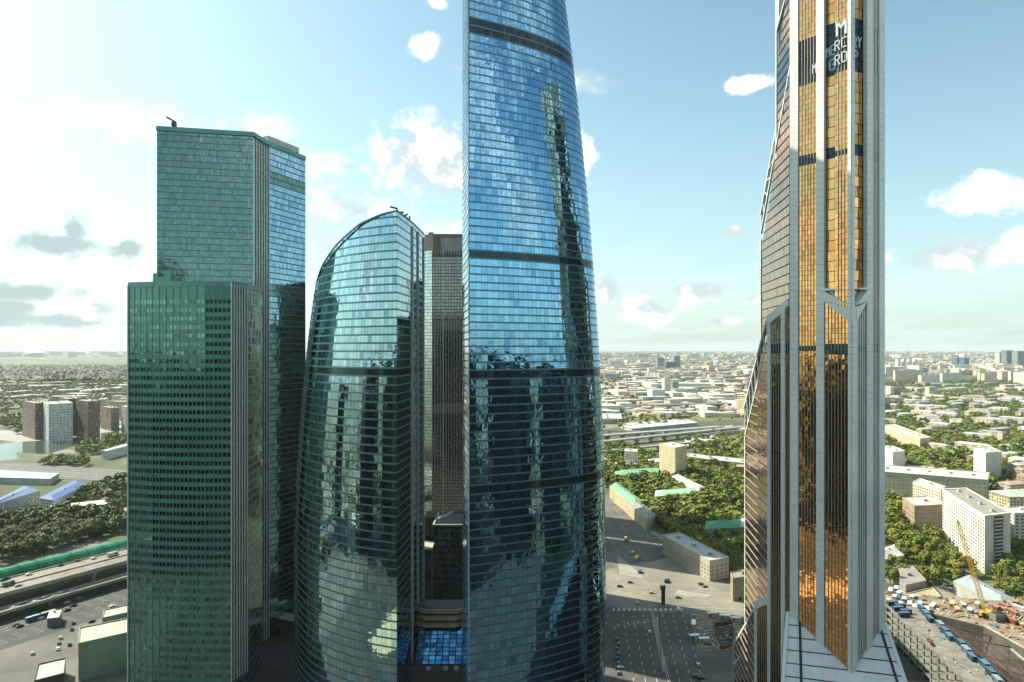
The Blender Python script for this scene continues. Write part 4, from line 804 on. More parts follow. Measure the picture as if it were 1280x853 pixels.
scatter_houses([(1255, 592), (1290, 585), (1290, 660), (1262, 650)], 6, 26, ((26, 50), (14, 18)), (14, 22), (.3, 1.87), True, 'low_house', 'cream house among trees at the picture edge beside the white towers', 'house', 'cream houses at the picture edge')
scatter_houses([(1107, 462), (1270, 462), (1290, 482), (1107, 482)], 46, 40, ((60, 140), (16, 22)), (48, 66), (.15, 1.7), False, 'panel_tower', 'white panel apartment block in the rows beyond the wide road', 'apartment block', 'white panel blocks beyond the wide road', palette=[(0.74, 0.71, 0.62), (0.70, 0.69, 0.64), (0.72, 0.62, 0.48)])
scatter_houses([(1107, 482), (1290, 482), (1290, 488), (1107, 492)], 14, 30, ((50, 110), (20, 40)), (10, 20), (.15, 1.7), False, 'low_hall', 'low pale hall along the far side of the wide road', 'building', 'low halls along the wide road')
scatter_houses([(755, 468), (940, 468), (940, 516), (755, 516)], 80, 40, ((50, 150), (30, 60)), (9, 24), (.1, 1.67, .4), False, 'factory_hall', 'pale flat-roofed works hall beyond the railway viaducts', 'industrial building', 'works halls beyond the railway', palette=[(0.7, 0.66, 0.55), (0.62, 0.6, 0.52), (0.72, 0.71, 0.66), (0.55, 0.42, 0.3)], roofs=[(0.6, 0.6, 0.56), (0.5, 0.5, 0.48), (0.66, 0.64, 0.58)])
scatter_houses([(760, 455), (940, 455), (940, 468), (760, 468)], 40, 60, ((60, 160), (25, 50)), (20, 60), (.1, 1.67, .4), False, 'city_block', 'pale mid-rise block in the hazy district beyond the works', 'apartment block', 'hazy blocks beyond the works')
scatter_houses([(0, 474), (160, 474), (160, 500), (0, 490)], 22, 50, ((80, 220), (25, 45)), (8, 14), (.2, .35), False, 'long_shed', 'long white-roofed shed in the green land beyond the river', 'shed', 'white sheds beyond the river', roofs=[(0.66, 0.66, 0.62)])
scatter_houses([(128, 500), (165, 500), (165, 530), (128, 530)], 8, 30, ((30, 70), (14, 20)), (20, 40), (.2, 1.77), False, 'city_block', 'pale block beside the brown towers beyond the river', 'apartment block', 'pale blocks beyond the river')
# singled-out far buildings
def fartower(label, px, py, D, wpx, h, wall, roof=RDK, depth=30, name='far_tower', cat='tower'):
    c = W(px, py, D); wd = wpx/F*D; midhouse(c[0], D+depth/2, wd, depth, h, 0.12, wall, roof, False, name, label, cat, None)
fartower('dark blue glass office block far beyond the works', 838, 460, 5200, 12, 85, (0.06, 0.12, 0.2), depth=60)
fartower('grey-blue block next to the dark blue glass office', 826, 456, 5600, 9, 110, (0.18, 0.24, 0.28), depth=60)
fartower('tall hazy block right of the dark blue glass office', 846, 455, 6000, 8, 120, (0.2, 0.27, 0.3), depth=60)
fartower('white twin-slab tower among the works halls', 815, 470, 4300, 9, 62, (0.7, 0.68, 0.6), RLT)
fartower('white works tower with red striped top', 834, 492, 2700, 8, 66, (0.66, 0.64, 0.58), (0.5, 0.1, 0.06))
fartower('grey works block beside the red-striped tower', 844, 494, 2760, 8, 48, (0.25, 0.28, 0.28))
fartower('white boiler house in front of the red-striped tower', 822, 502, 2500, 16, 32, (0.66, 0.67, 0.64), RLT, 60)
fartower('tall grey-green tower pair member nearest the bronze tower on the skyline', 1253, 455, 6200, 9, 150, (0.55, 0.55, 0.5), RDK, 50)
fartower('dark tower in the tall pair on the skyline', 1262, 455, 6100, 9, 170, (0.14, 0.2, 0.22), RDK, 60)
fartower('outermost dark tower on the skyline at the picture edge', 1277, 455, 6000, 12, 165, (0.2, 0.26, 0.27), RDK, 60)
fartower('dark blue office block beyond the white panel blocks', 1200, 458, 5600, 9, 110, (0.09, 0.13, 0.2), RDK, 60)
fartower('deep blue office block beside the other dark office', 1208, 458, 5500, 6, 108, (0.05, 0.12, 0.25), RDK, 60)
fartower('cream tower standing alone before the wide road', 1166, 497, 2500, 11, 42, (0.66, 0.57, 0.40), RLT, 22)
for i, xx in enumerate((1124, 1131, 1138, 1145)): fartower(['first', 'second', 'third', 'fourth'][i]+' from the bronze tower of four slim white towers on the skyline', xx, 458, 5200, 4, 105, (0.72, 0.72, 0.68), RLT, 30)
ch = thing('chimney', 'slim red and white striped chimney among the works', 'chimney', G(784, 500)); g_ = G(784, 500)
for i in range(6):
    m = MB(); m.tube((g_[0], g_[1], i*13), (g_[0], g_[1], i*13+13), 4.2-i*.35, 3.85-i*.35, 10, ((.62, .6, .55), (.5, .12, .08))[i % 2]); m.build('chimney_ring', 'paint', ch)
# everything farther: one mass of blocks
fm = MB(); RB = RNG
def far_blocks(n, y0, y1, xr, hh, sz, pal):
    for _ in range(n):
        py = y0+(y1-y0)*RB.random()**1.0; px = RB.uniform(*xr); D = CH*F/(py-HY); x = (px-CX)/F*D
        a = RB.uniform(0, PI); lx, ly = RB.uniform(*sz), RB.uniform(18, 40)*max(1, D/8000); c = np.array(random.choice(pal))*RB.uniform(.75, 1.1)
        if clear(x, D, 25): fm.box(x, D, 0, lx*max(1, D/7000), ly, RB.uniform(*hh), a, tuple(np.minimum(c, .8)))
far_blocks(1300, 447, 475, (745, 945), (12, 45), (40, 160), WALLS); far_blocks(900, 440.5, 449, (735, 950), (20, 95), (40, 130), WALLS)
far_blocks(900, 447, 470, (1100, 1290), (12, 50), (40, 150), WALLS); far_blocks(600, 440.5, 449, (1100, 1290), (20, 95), (40, 130), WALLS)
far_blocks(420, 475, 522, (745, 945), (6, 14), (20, 60), WALLS); far_blocks(220, 439.6, 447, (-10, 600), (25, 110), (40, 160), WALLS); far_blocks(60, 462, 500, (-10, 165), (6, 14), (30, 120), [(0.66, 0.65, 0.6)])
far_blocks(420, 447, 520, (930, 1110), (10, 40), (30, 110), WALLS); far_blocks(60, 520, 600, (935, 1100), (10, 20), (20, 60), WALLS); far_blocks(600, 444, 520, (165, 745), (10, 45), (30, 120), WALLS); far_blocks(50, 520, 590, (560, 750), (8, 16), (20, 50), WALLS)
for _ in range(420):                                   # the town goes on outside the picture too
    a = RNG.uniform(0, 2*PI); D = RNG.uniform(420, 4200); x, y = D*math.sin(a), D*math.cos(a)
    if y > 150 and abs(x/y) < 0.8: continue
    fm.box(x, y, 0, RNG.uniform(18, 70), RNG.uniform(13, 24), RNG.uniform(10, 40), RNG.uniform(0, PI), tuple(np.array(random.choice(WALLS))*RNG.uniform(.5, 1)))
o_ = fm.build('city_mass', 'far_wall', None, kind='stuff'); o_['label'] = 'hazy mass of pale city blocks stretching to the horizon'; o_['category'] = 'city'

# ------------------------------------------------------------------ trees
def crown_mesh(seed, n, rx, rz, leaf):
    r = np.random.default_rng(seed); m = MB(); lobes = [(r.normal(0, .42*rx), r.normal(0, .42*rx), r.uniform(-.35, .5)*rz, r.uniform(.42, .66)) for _ in range(7)]+[(0, 0, 0, .8)]
    for _ in range(n):
        lx, ly, lz, s = lobes[r.integers(len(lobes))]; d = r.normal(size=3); d /= np.linalg.norm(d)
        if d[2] < -.55: d[2] *= -1
        p = np.array((lx, ly, lz))+d*np.array((rx, rx, rz))*s*r.uniform(.82, 1.05); nrm_ = d+r.normal(0, .34, 3); nrm_ /= np.linalg.norm(nrm_)
        u = np.cross(nrm_, r.normal(size=3)); u /= np.linalg.norm(u); v = np.cross(nrm_, u); a, b = leaf*r.uniform(.6, 1.3), leaf*r.uniform(.5, 1.1)
        c = r.uniform(.72, 1.1)*(.7+.5*(seed*37 % 10)/10); g = r.uniform(.85, 1.1)+.3*((seed*53 % 10)/10-.4)
        m.poly([p-u*a-v*b*.4, p+u*a*.3-v*b, p+u*a+v*b*.3, p-u*a*.2+v*b], (c*g, c, c*.9))
    return m
CR = []
for i in range(7):
    rx_, rz_ = ((4.6, 4.6), (3.0, 6.4), (5.6, 4.8), (3.8, 3.6), (4.8, 5.8), (2.6, 5.0), (5.2, 4.0))[i]; mb = crown_mesh(40+i, 640, rx_, rz_, .72); CR.append(mb.mesh('crown', 'leaf'))
for i in range(4):
    mb = crown_mesh(60+i, 640, 4.2+.5*i, 4.8, .72); mb.c = [tuple(np.array(c)*np.array((.42, .56, .7))) for c in mb.c]; CR.append(mb.mesh('crown', 'leaf'))  # crowns darkened to paint in the shade over the tree belts
tk = MB(); tk.tube((0, 0, 0), (0.1, 0, 4.5), .34, .22, 7); tk.tube((.1, 0, 4.2), (1.5, .3, 7.2), .16, .06, 5); tk.tube((.1, 0, 4.0), (-1.2, .8, 7), .16, .06, 5); tk.tube((.1, 0, 4.4), (.2, -1, 8), .16, .06, 5)
TR = tk.mesh('trunk', 'bark')
ROADS = [[(755, 853), (915, 853), (932, 770), (890, 726), (828, 674), (755, 622)]]
TZ = [  # zone in the photograph, spacing, label, group
 ([(757, 578), (930, 578), (932, 700), (912, 725), (890, 722), (826, 662), (757, 612)], 8.5, 'leafy green tree in the park between the avenue and the bronze tower', 'park trees by the avenue'),
 ([(1107, 625), (1140, 640), (1150, 672), (1176, 676), (1190, 700), (1215, 722), (1200, 742), (1160, 735), (1107, 738)], 9, 'leafy green tree below the brown office block and white tower', 'trees below the white tower'),
 ([(1238, 640), (1285, 640), (1285, 750), (1262, 758), (1225, 728), (1258, 716)], 9, 'leafy green tree around the foot of the tall white tower', 'trees right of the white tower'),
 ([(1107, 560), (1217, 575), (1290, 560), (1290, 640), (1255, 640), (1232, 618), (1107, 590)], 12, 'leafy green tree among the white towers and long grey block', 'trees around the long grey block'),
 ([(0, 655), (60, 648), (130, 645), (158, 655), (158, 664), (0, 707)], 7.2, 'shade-tinted leafy tree between the warehouses and the green tunnel', 'trees behind the green tunnel'),
 ([(70, 625), (158, 600), (158, 640), (110, 640)], 11, 'shade-tinted leafy tree beside the blue-roofed warehouse', 'trees by the blue warehouse'),
 ([(96, 562), (160, 546), (160, 566), (128, 570), (100, 572)], 12, 'leafy tree on the near bank of the river', 'river bank trees'),
 ([(757, 560), (780, 560), (826, 578), (757, 580)], 12, 'leafy tree behind the small white slab', 'trees behind the white slab'),
 ([(860, 555), (935, 562), (935, 580), (870, 574)], 12, 'leafy tree in the row behind the grey office slab', 'trees behind the grey slab'),
]
spots = []
for zi, (poly, sp, lab, grp) in enumerate(TZ):
    W_ = np.array([G(*p_)[:2] for p_ in poly]); lo, hi = W_.min(axis=0), W_.max(axis=0); area = (hi[0]-lo[0])*(hi[1]-lo[1]); here = []
    for _ in range(int(area/sp**2*2.2)):
        x, y = RNG.uniform(lo, hi); px, py = pxof(x, y)
        if not inpoly((px, py), poly) or any(inpoly((px, py), r_) for r_ in ROADS): continue
        if any((x-a)**2+(y-b)**2 < (sp*.72)**2 for a, b in here): continue
        if not clear(x, y, 5.5): continue
        here.append((x, y))
    spots += [(y, x, zi) for x, y in here]
spots.sort(); ntree = 0
MARK = [(q['label'], q.location.x, q.location.y) for q in bpy.data.objects if q.parent is None and q.get('category') in ('house', 'apartment block', 'office block', 'shed', 'building', 'warehouse') and not q.get('group')]
def tree_label(zi, x, y, s):
    size = 'small' if s < .93 else 'large' if s > 1.12 else 'medium'
    if zi == 4:
        px = CX+F*x/y; r_ = (HY+F*CH/y-648)/55+(px-80)/400
        return f"{size} shade-tinted leafy tree in the {['rear', 'inner', 'middle', 'front'][min(3, max(0, int(r_*4)))]} row behind the green tunnel, {['towards the picture edge', 'left of its middle', 'right of its middle', 'towards the green tower'][min(3, max(0, int(px/40)))]}"
    lab, lx, ly = min(MARK, key=lambda q: (q[1]-x)**2+(q[2]-y)**2); side = ('behind' if y > ly+14 else 'in front of' if y < ly-14 else 'beside')
    w_ = f'{size} leafy tree {side} the {lab}'.split()
    return ' '.join(w_[:16]) if len(w_) <= 16 else ' '.join(w_[:14])
mass = MB(); cheap = [crown_mesh(80+i, 110, 4.6, 4.6, 1.5) for i in range(5)]
CV = [(np.array(c.v), np.array(c.f), np.array(c.c)) for c in cheap]
BV, BF_, BC = [], [], []; boff = 0
def add_mass(x, y, s, z=0.0, sz=None, dark=1.0):
    global boff
    v, f, c = CV[RNG.integers(5)]; a = RNG.uniform(0, 2*PI); ca, sa = math.cos(a), math.sin(a); sz = sz or s
    vv = np.stack([(v[:, 0]*ca-v[:, 1]*sa)*s+x, (v[:, 0]*sa+v[:, 1]*ca)*s+y, v[:, 2]*sz+z+6.5*sz], axis=1); BV.append(vv); BF_.append(f+boff); BC.append(c*dark); boff += len(vv)
for (y, x, zi) in spots:
    s = float(np.clip(RNG.normal(1.0, .24), .5, 1.55))
    if ntree < 300:
        lab = tree_label(zi, x, y, s); t = thing('tree', lab, 'tree', (x, y, 0), lab, RNG.uniform(0, 6.28)); t.scale = (s*1.08, s*1.08, s*RNG.uniform(.85, 1.15))
        a = bpy.data.objects.new('trunk', TR); COL.objects.link(a); a.parent = t
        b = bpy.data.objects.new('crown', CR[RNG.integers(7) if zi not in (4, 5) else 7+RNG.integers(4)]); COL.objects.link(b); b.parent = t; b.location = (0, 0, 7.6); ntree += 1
    else: add_mass(x, y, s*1.1, dark=.55 if zi in (4, 5) else 1.0)  # shade of the tree belts multiplied into the crown colour
MZ = [([(1107, 497), (1290, 493), (1290, 565), (1217, 580), (1107, 566)], 1500, 14), ([(0, 478), (160, 478), (160, 535), (126, 520), (60, 505), (0, 520)], 900, 22), ([(0, 520), (30, 520), (28, 545), (0, 535)], 60, 16),
      ([(760, 525), (860, 521), (860, 530), (770, 540)], 60, 14), ([(745, 468), (945, 468), (945, 528), (745, 528)], 900, 26), ([(745, 455), (945, 455), (945, 470), (745, 470)], 500, 50), ([(1107, 476), (1290, 476), (1290, 496), (1107, 496)], 420, 26), ([(860, 540), (935, 548), (935, 566), (870, 562)], 60, 11), ([(60, 575), (110, 578), (110, 584), (50, 582)], 40, 12), ([(930, 505), (1110, 505), (1110, 712), (945, 690), (930, 640)], 520, 12), ([(560, 500), (757, 500), (757, 600), (560, 585)], 420, 14), ([(165, 480), (560, 480), (560, 560), (165, 590)], 420, 20)]
for poly, n, gap in MZ:
    W_ = np.array([G(*p_)[:2] for p_ in poly]); lo, hi = W_.min(axis=0), W_.max(axis=0); k = 0
    for _ in range(n*12):
        if k >= n: break
        x, y = RNG.uniform(lo, hi)
        if inpoly(pxof(x, y), poly) and clear(x, y, 6): add_mass(x, y, RNG.uniform(.8, 1.3)*max(1, y/2600), sz=RNG.uniform(.8, 1.2)*min(1.4, max(1, y/2600))); k += 1
for _ in range(520):                                   # trees outside the picture
    a = RNG.uniform(0, 2*PI); D = RNG.uniform(480, 1700); x, y = D*math.sin(a), D*math.cos(a)
    if y > 60 and abs(x/y) < 0.8: continue
    add_mass(x, y, RNG.uniform(1.2, 2.2))
def np_object(name, V, Fc, C, m, label, cat):
    me = bpy.data.meshes.new(name); V = np.vstack(V); Fc = np.vstack(Fc); C = np.vstack(C); n = len(Fc)
    me.vertices.add(len(V)); me.vertices.foreach_set('co', V.ravel()); me.loops.add(n*4); me.loops.foreach_set('vertex_index', Fc.ravel().astype(np.int32))
    me.polygons.add(n); me.polygons.foreach_set('loop_start', np.arange(0, n*4, 4, dtype=np.int32)); me.update(calc_edges=True)
    ca = me.color_attributes.new('Col', 'FLOAT_COLOR', 'CORNER'); arr = np.ones((n*4, 4), np.float32); arr[:, :3] = np.repeat(C, 4, axis=0); ca.data.foreach_set('color', arr.ravel())
    me.materials.append(MATS[m]); ob = bpy.data.objects.new(name, me); COL.objects.link(ob); ob['kind'] = 'stuff'; ob['label'] = label; ob['category'] = cat; return ob
np_object('woodland', BV, BF_, BC, 'leaf', 'mass of green trees filling the quarters out to the haze', 'trees')
# the dark forest belt beyond the river: one rough canopy
fb = MB(); NX, NY = 150, 60; P0 = []
for j in range(NY+1):
    py = 479-(479-459)*(j/NY)**.8; D = CH*F/(py-HY)
    for i in range(NX+1):
        px = -20+210*i/NX; P0.append(((px-CX)/F*D+RNG.normal(0, 8), D+RNG.normal(0, 15), 12+abs(RNG.normal(0, 9))))
fb.faces(P0, [(j*(NX+1)+i, j*(NX+1)+i+1, (j+1)*(NX+1)+i+1, (j+1)*(NX+1)+i) for j in range(NY) for i in range(NX)], (.09, .15, .18))
o_ = fb.build('forest', 'leaf', None, kind='stuff'); o_['label'] = 'dark green forest belt far beyond the river'; o_['category'] = 'forest'
# ------------------------------------------------------------------ elevated ring road, green tunnel, plaza
HD = np.array((0.52, 0.854)); HN = np.array((0.854, -0.52)); HF = np.array((-346.0, 461.0))
def hp(s, o, z): p = HF+HD*s+HN*o; return (p[0], p[1], z)
def deck(name, label, s0, s1, o0, o1, z, th=1.6, m_='asphalt_pale'):
    t = thing(name, label, 'road bridge', hp((s0+s1)/2, (o0+o1)/2, z)); m = MB()
    m.prism([hp(s0, o0, 0)[:2], hp(s0, o1, 0)[:2], hp(s1, o1, 0)[:2], hp(s1, o0, 0)[:2]], z-th, z, bottom=True); m.build('deck_slab', 'concrete', t)
    m = MB(); m.poly([hp(s0, o0+.9, z+.03), hp(s0, o1-.9, z+.03), hp(s1, o1-.9, z+.03), hp(s1, o0+.9, z+.03)]); m.build('road_surface', m_, t)
    for o_ in (o0+.35, o1-.35): m = MB(); m.beam(hp(s0, o_, z+.5), hp(s1, o_, z+.5), .5, 1.0); m.build('parapet', 'parapet', t)
    return t
up = deck('elevated_road', 'upper deck of the elevated ring road carrying cars', -220, 420, -34, 0, 14)
m = MB(); m.beam(hp(-220, -17, 14.5), hp(420, -17, 14.5), .6, .9); m.build('median_barrier', 'parapet', up)
for s in (-5, 62, 128, 195, 262):
    for o_ in (-2.5, -31): m = MB(); p = hp(s, o_, 0); m.box(p[0], p[1], 0, 2.0, 2.2, 12.4, math.atan2(HD[1], HD[0])); m.build('pier', 'concrete', up)
    m = MB(); m.beam(hp(s, -33, 11.8), hp(s, .6, 11.8), 2.0, 1.4); m.build('cross_beam', 'concrete', up)
lo_ = deck('lower_road', 'narrow lower ramp running alongside the elevated ring road', -220, 420, 4, 14, 6, 1.2)
for s in (-40, 27, 95, 160): m = MB(); p = hp(s, 9, 0); m.box(p[0], p[1], 0, 1.4, 3, 4.8, math.atan2(HD[1], HD[0])); m.build('pier', 'concrete', lo_)
sheet('boulevard', [hp(-220, 16, 0)[:2], hp(-220, 62, 0)[:2], hp(420, 62, 0)[:2], hp(420, 16, 0)[:2]], 'asphalt', 0.07)
sheet('plaza', [hp(-220, 62, 0)[:2], hp(-220, 190, 0)[:2], hp(30, 190, 0)[:2], hp(60, 62, 0)[:2]], 'asphalt_road', 0.09)
tn = thing('green_tunnel', 'long green glass tube tunnel beside the elevated road', 'tunnel', hp(0, -42, 0))
SEG = 40
for k in range(SEG):                                   # one arched panel after another
    m = MB(); s0, s1 = -200+k*12, -200+k*12+11.6; n = 8
    for i in range(n):
        a0_, a1_ = PI*i/n, PI*(i+1)/n
        q = [hp(s0, -42-6.5*math.cos(a0_), 14+6.2*math.sin(a0_)), hp(s1, -42-6.5*math.cos(a0_), 14+6.2*math.sin(a0_)), hp(s1, -42-6.5*math.cos(a1_), 14+6.2*math.sin(a1_)), hp(s0, -42-6.5*math.cos(a1_), 14+6.2*math.sin(a1_))]; m.poly(q[::-1])
    m.build('arched_panel', 'tube_green', tn, smooth=True)
m = MB(); m.prism([hp(-200, -49, 0)[:2], hp(-200, -35.2, 0)[:2], hp(280, -35.2, 0)[:2], hp(280, -49, 0)[:2]], 9, 14, bottom=True); m.build('tunnel_base', 'concrete', tn)
# lane paint
mk = MB()
for o_ in (-29, -25, -21, -13, -9, -5):
    for k in range(60): s = -200+k*10; mk.poly([hp(s, o_-.09, 14.04), hp(s, o_+.09, 14.04), hp(s+4, o_+.09, 14.04), hp(s+4, o_-.09, 14.04)])
for o_ in (22, 27, 32, 42, 47, 52):
    for k in range(60): s = -200+k*10; mk.poly([hp(s, o_-.1, .08), hp(s, o_+.1, .08), hp(s+4, o_+.1, .08), hp(s+4, o_-.1, .08)])
struct('ring_road_markings', mk, 'marking')
def strip(mb, a, b, wd, z, dash=None):
    a, b = np.array(a[:2], float), np.array(b[:2], float); L = np.linalg.norm(b-a); d = (b-a)/L; n = np.array((d[1], -d[0]))*wd/2; s = 0.0
    while s < L:
        e = min(L, s+(dash[0] if dash else L)); p, q = a+d*s, a+d*e; mb.poly([(*(p+n), z), (*(q+n), z), (*(q-n), z), (*(p-n), z)][::-1]); s = e+(dash[1] if dash else 1)
mk = MB(); Z = 0.11
for x0, x1 in ((62, 76), (68, 83), (74, 90), (86, 103), (92, 110), (98, 117)): strip(mk, (x0, 330), (x1, 470), .34, .075, (4, 6))
strip(mk, (80, 330), (96, 470), .25, .075); strip(mk, (81, 330), (97, 470), .25, .075)
for x0, x1 in ((74, 78), (84, 88), (94, 98), (104, 107), (114, 116), (124, 125), (134, 122)): strip(mk, (x0+12 if x0 < 130 else 146, 560), (x1, 800), .22, .075, (4, 6))
for i in range(14): strip(mk, (70+i*3.6, 470), (70.6+i*3.6, 474), 1.6, Z+.03)
for i in range(10): strip(mk, (145-i*.5, 545+i*4), (150-i*.5, 546+i*4), 1.6, Z+.03)
for k in range(5):
    for s_ in (0, 1):
        bx, by = 66+k*7+s_*3, 440+s_*4+k*3; strip(mk, (bx, by-3), (bx+.3, by+1), .35, .075); mk.poly([(bx-.7, by+1, .075), (bx+1.1, by+1, .075), (bx+.35, by+3, .075)])
strip(mk, (75, 508), (170, 486), .25, Z+.03, (5, 5)); strip(mk, (75, 520), (165, 502), .25, Z+.03); strip(mk, (80, 532), (150, 520), .25, Z+.03, (5, 5)); strip(mk, (110, 478), (200, 468), .25, Z+.03)
struct('avenue_markings', mk, 'marking')
def kerb(name, pts, z=.13):
    b = MB()
    b.prism(pts, 0.03, z+.1); struct(name, b, 'paving')
kerb('traffic_island', [(84, 380), (86, 380), (97, 455), (93, 455)]); kerb('splitter_island', [(86, 545), (104, 535), (100, 560), (92, 600)]); kerb('corner_island', [(118, 500), (140, 492), (146, 500), (124, 510)])

# ------------------------------------------------------------------ vehicles
def car_meshes(L=4.5, Wd=1.85, H=1.5, van=False):
    prof = [(-L/2, .35), (L/2, .35), (L/2, .75), (L*.28, .92), (L*.12, H), (-L*.30, H), (-L*.46, .95), (-L/2, .9)] if not van else [(-L/2, .4), (L/2, .4), (L/2, 1.1), (L*.40, 1.35), (L*.32, H), (-L/2, H)]
    b = MB(); n = len(prof); ww = [Wd/2 if z < 1 else Wd/2*(.86 if not van else .97) for x, z in prof]
    vs = [(x, -w_, z) for (x, z), w_ in zip(prof, ww)]+[(x, w_, z) for (x, z), w_ in zip(prof, ww)]
    b.faces(vs, [tuple(range(n)), tuple(reversed(range(n, 2*n)))]+[(i, n+i, n+(i+1) % n, (i+1) % n) for i in range(n)])
    g = MB(); e = .012
    if not van:
        for sgn in (-1, 1):
            q = [(-L*.40, sgn*(Wd/2*.9+e), .98), (L*.24, sgn*(Wd/2*.9+e), .98), (L*.11, sgn*(Wd/2*.86+e), H-.12), (-L*.28, sgn*(Wd/2*.86+e), H-.12)]; g.poly(q if sgn < 0 else q[::-1])
        g.poly([(L*.265, -Wd*.40, .96), (L*.265, Wd*.40, .96), (L*.135, Wd*.37, H-.06), (L*.135, -Wd*.37, H-.06)]); g.poly([(-L*.455, Wd*.40, 1.0), (-L*.455, -Wd*.40, 1.0), (-L*.315, -Wd*.37, H-.06), (-L*.315, Wd*.37, H-.06)])
    else:
        g.poly([(L*.405, -Wd*.42, 1.36), (L*.405, Wd*.42, 1.36), (L*.335, Wd*.42, H-.12), (L*.335, -Wd*.42, H-.12)])
        for sgn in (-1, 1): q = [(L*.1, sgn*(Wd/2+.01), 1.3), (L*.34, sgn*(Wd/2+.01), 1.3), (L*.30, sgn*(Wd/2+.01), H-.3), (L*.1, sgn*(Wd/2+.01), H-.3)]; g.poly(q if sgn < 0 else q[::-1])
    wl = MB(); wl.tube((0, -.12, 0), (0, .12, 0), .34, .34, 10)
    return b, g.mesh('cabin_glass', 'car_glass'), wl.mesh('wheel', 'tyre'), L, Wd
PAINTS = {'white': (.72, .72, .7), 'silver': (.42, .44, .45), 'black': (.03, .03, .035), 'grey': (.16, .17, .18), 'red': (.4, .05, .04), 'blue': (.06, .13, .3), 'yellow': (.7, .42, .04)}
CARS = {}
for kind, args in (('car', (4.6, 1.9, 1.5)), ('van', (6.2, 2.1, 2.5, True)), ('truck', (8.5, 2.5, 3.2, True))):
    b, g, wl, L, Wd = car_meshes(*args)
    for cn, c in PAINTS.items(): b.c = [c]*len(b.f); CARS[kind, cn] = (b.mesh('body', 'paint'), g, wl, L, Wd)
def vehicle(kind, colr, p, ang, label, group):
    body, g, wl, L, Wd = CARS[kind, colr]; t = thing({'car': 'car', 'van': 'van', 'truck': 'box_truck'}[kind], label, kind, p, group, ang)
    for nm, me in (('body', body), ('cabin_glass', g)): o_ = bpy.data.objects.new(nm, me); COL.objects.link(o_); o_.parent = t
    for sx in (-1, 1):
        for sy in (-1, 1): o_ = bpy.data.objects.new('wheel', wl); COL.objects.link(o_); o_.parent = t; o_.location = (sx*L*.31, sy*(Wd/2-.1), .34)
ha = math.atan2(HD[1], HD[0])
for i, (x, y, kd, c) in enumerate([(20, 190, 'car', 'black'), (45, 180, 'car', 'black'), (75, 157, 'car', 'grey'), (170, 142, 'car', 'black'), (190, 152, 'car', 'white'), (260, 107, 'car', 'silver'), (310, 103, 'car', 'black'), (400, 92, 'car', 'black'), (470, 62, 'car', 'black'), (505, 63, 'car', 'grey'), (555, 25, 'car', 'white'), (600, 20, 'van', 'white'), (612, 48, 'car', 'white'), (676, 12, 'car', 'silver'), (740, 28, 'truck', 'silver'), (60, 220, 'truck', 'grey'), (120, 225, 'car', 'silver')]):
    p = G(x/5.235, 690+y/5.235, 14.03); vehicle(kd, c, p, ha, f'{c} {kd} driving on the upper deck of the elevated road', f'{c} {kd}s on the elevated road')
for i, (x, y, c) in enumerate([(50, 352, 'white'), (130, 331, 'silver'), (190, 314, 'white'), (255, 291, 'white'), (310, 276, 'silver'), (370, 262, 'white'), (440, 245, 'grey'), (120, 334, 'white')]):
    p = G(x/5.235, 690+y/5.235, 6.03); s = float(np.dot(p[:2]-HF, HD)); q = hp(s, 9+(-1)**i*2.2, 6.03); vehicle('car', c, q, ha, f'{c} car on the lower ramp beside the elevated road', f'{c} cars on the lower ramp')
for i, (x, y, c) in enumerate([(105, 482, 'grey'), (130, 492, 'black'), (272, 440, 'white'), (440, 338, 'white'), (520, 310, 'silver'), (480, 357, 'black'), (440, 386, 'black'), (600, 460, 'black'), (735, 362, 'white')]):
    vehicle('car', c, G(x/5.235, 690+y/5.235, .1), ha, f'{c} car on the street below the elevated road near the blue bus', f'{c} cars near the blue bus')
for i, (x, y, c) in enumerate([(212, 670, 'silver'), (378, 640, 'white'), (385, 602, 'grey'), (395, 568, 'silver'), (470, 512, 'black'), (480, 470, 'black'), (455, 612, 'black')]):
    vehicle('car', c, G(x/5.235, 690+y/5.235, .12), ha+1.15, f'{c} car parked on the plaza behind the white-roofed pavilions', f'{c} cars parked on the plaza')
def bus(p, ang, label):
    t = thing('bus', label, 'bus', p, None, ang); W_ = 2.55
    def part(nm, m, mt): o_ = bpy.data.objects.new(nm, m.mesh(nm, mt)); COL.objects.link(o_); o_.parent = t; return o_
    m = MB(); m.box(-4.8, 0, .4, 8.4, W_, 2.6, 0, (.03, .2, .42)); m.box(4.6, 0, .4, 9, W_, 2.6, 0, (.03, .2, .42)); part('body', m, 'paint')
    m = MB(); m.box(-.2, 0, .5, 1.4, W_-.25, 2.4, 0, (.05, .05, .05)); part('bellows', m, 'paint')
    m = MB(); m.box(-4.8, 0, 3.0, 8.0, W_-.2, .25, 0, (.5, .55, .58)); m.box(4.6, 0, 3.0, 8.6, W_-.2, .25, 0, (.5, .55, .58)); part('roof', m, 'paint')
    m = MB(); m.box(-4.8, 0, 1.5, 7.8, W_+.04, 1.0); m.box(4.6, 0, 1.5, 9.06, W_+.04, 1.0); part('side_glass', m, 'car_glass')
    for x in (-6.5, 1.8, 7):
        for sy in (-1, 1): m = MB(); m.tube((x, sy*1.15-.15, .48), (x, sy*1.15+.15, .48), .48, .48, 10); part('wheel', m, 'tyre')
bus(G(51, 773, .1), ha, 'long blue articulated bus on the street below the elevated road')
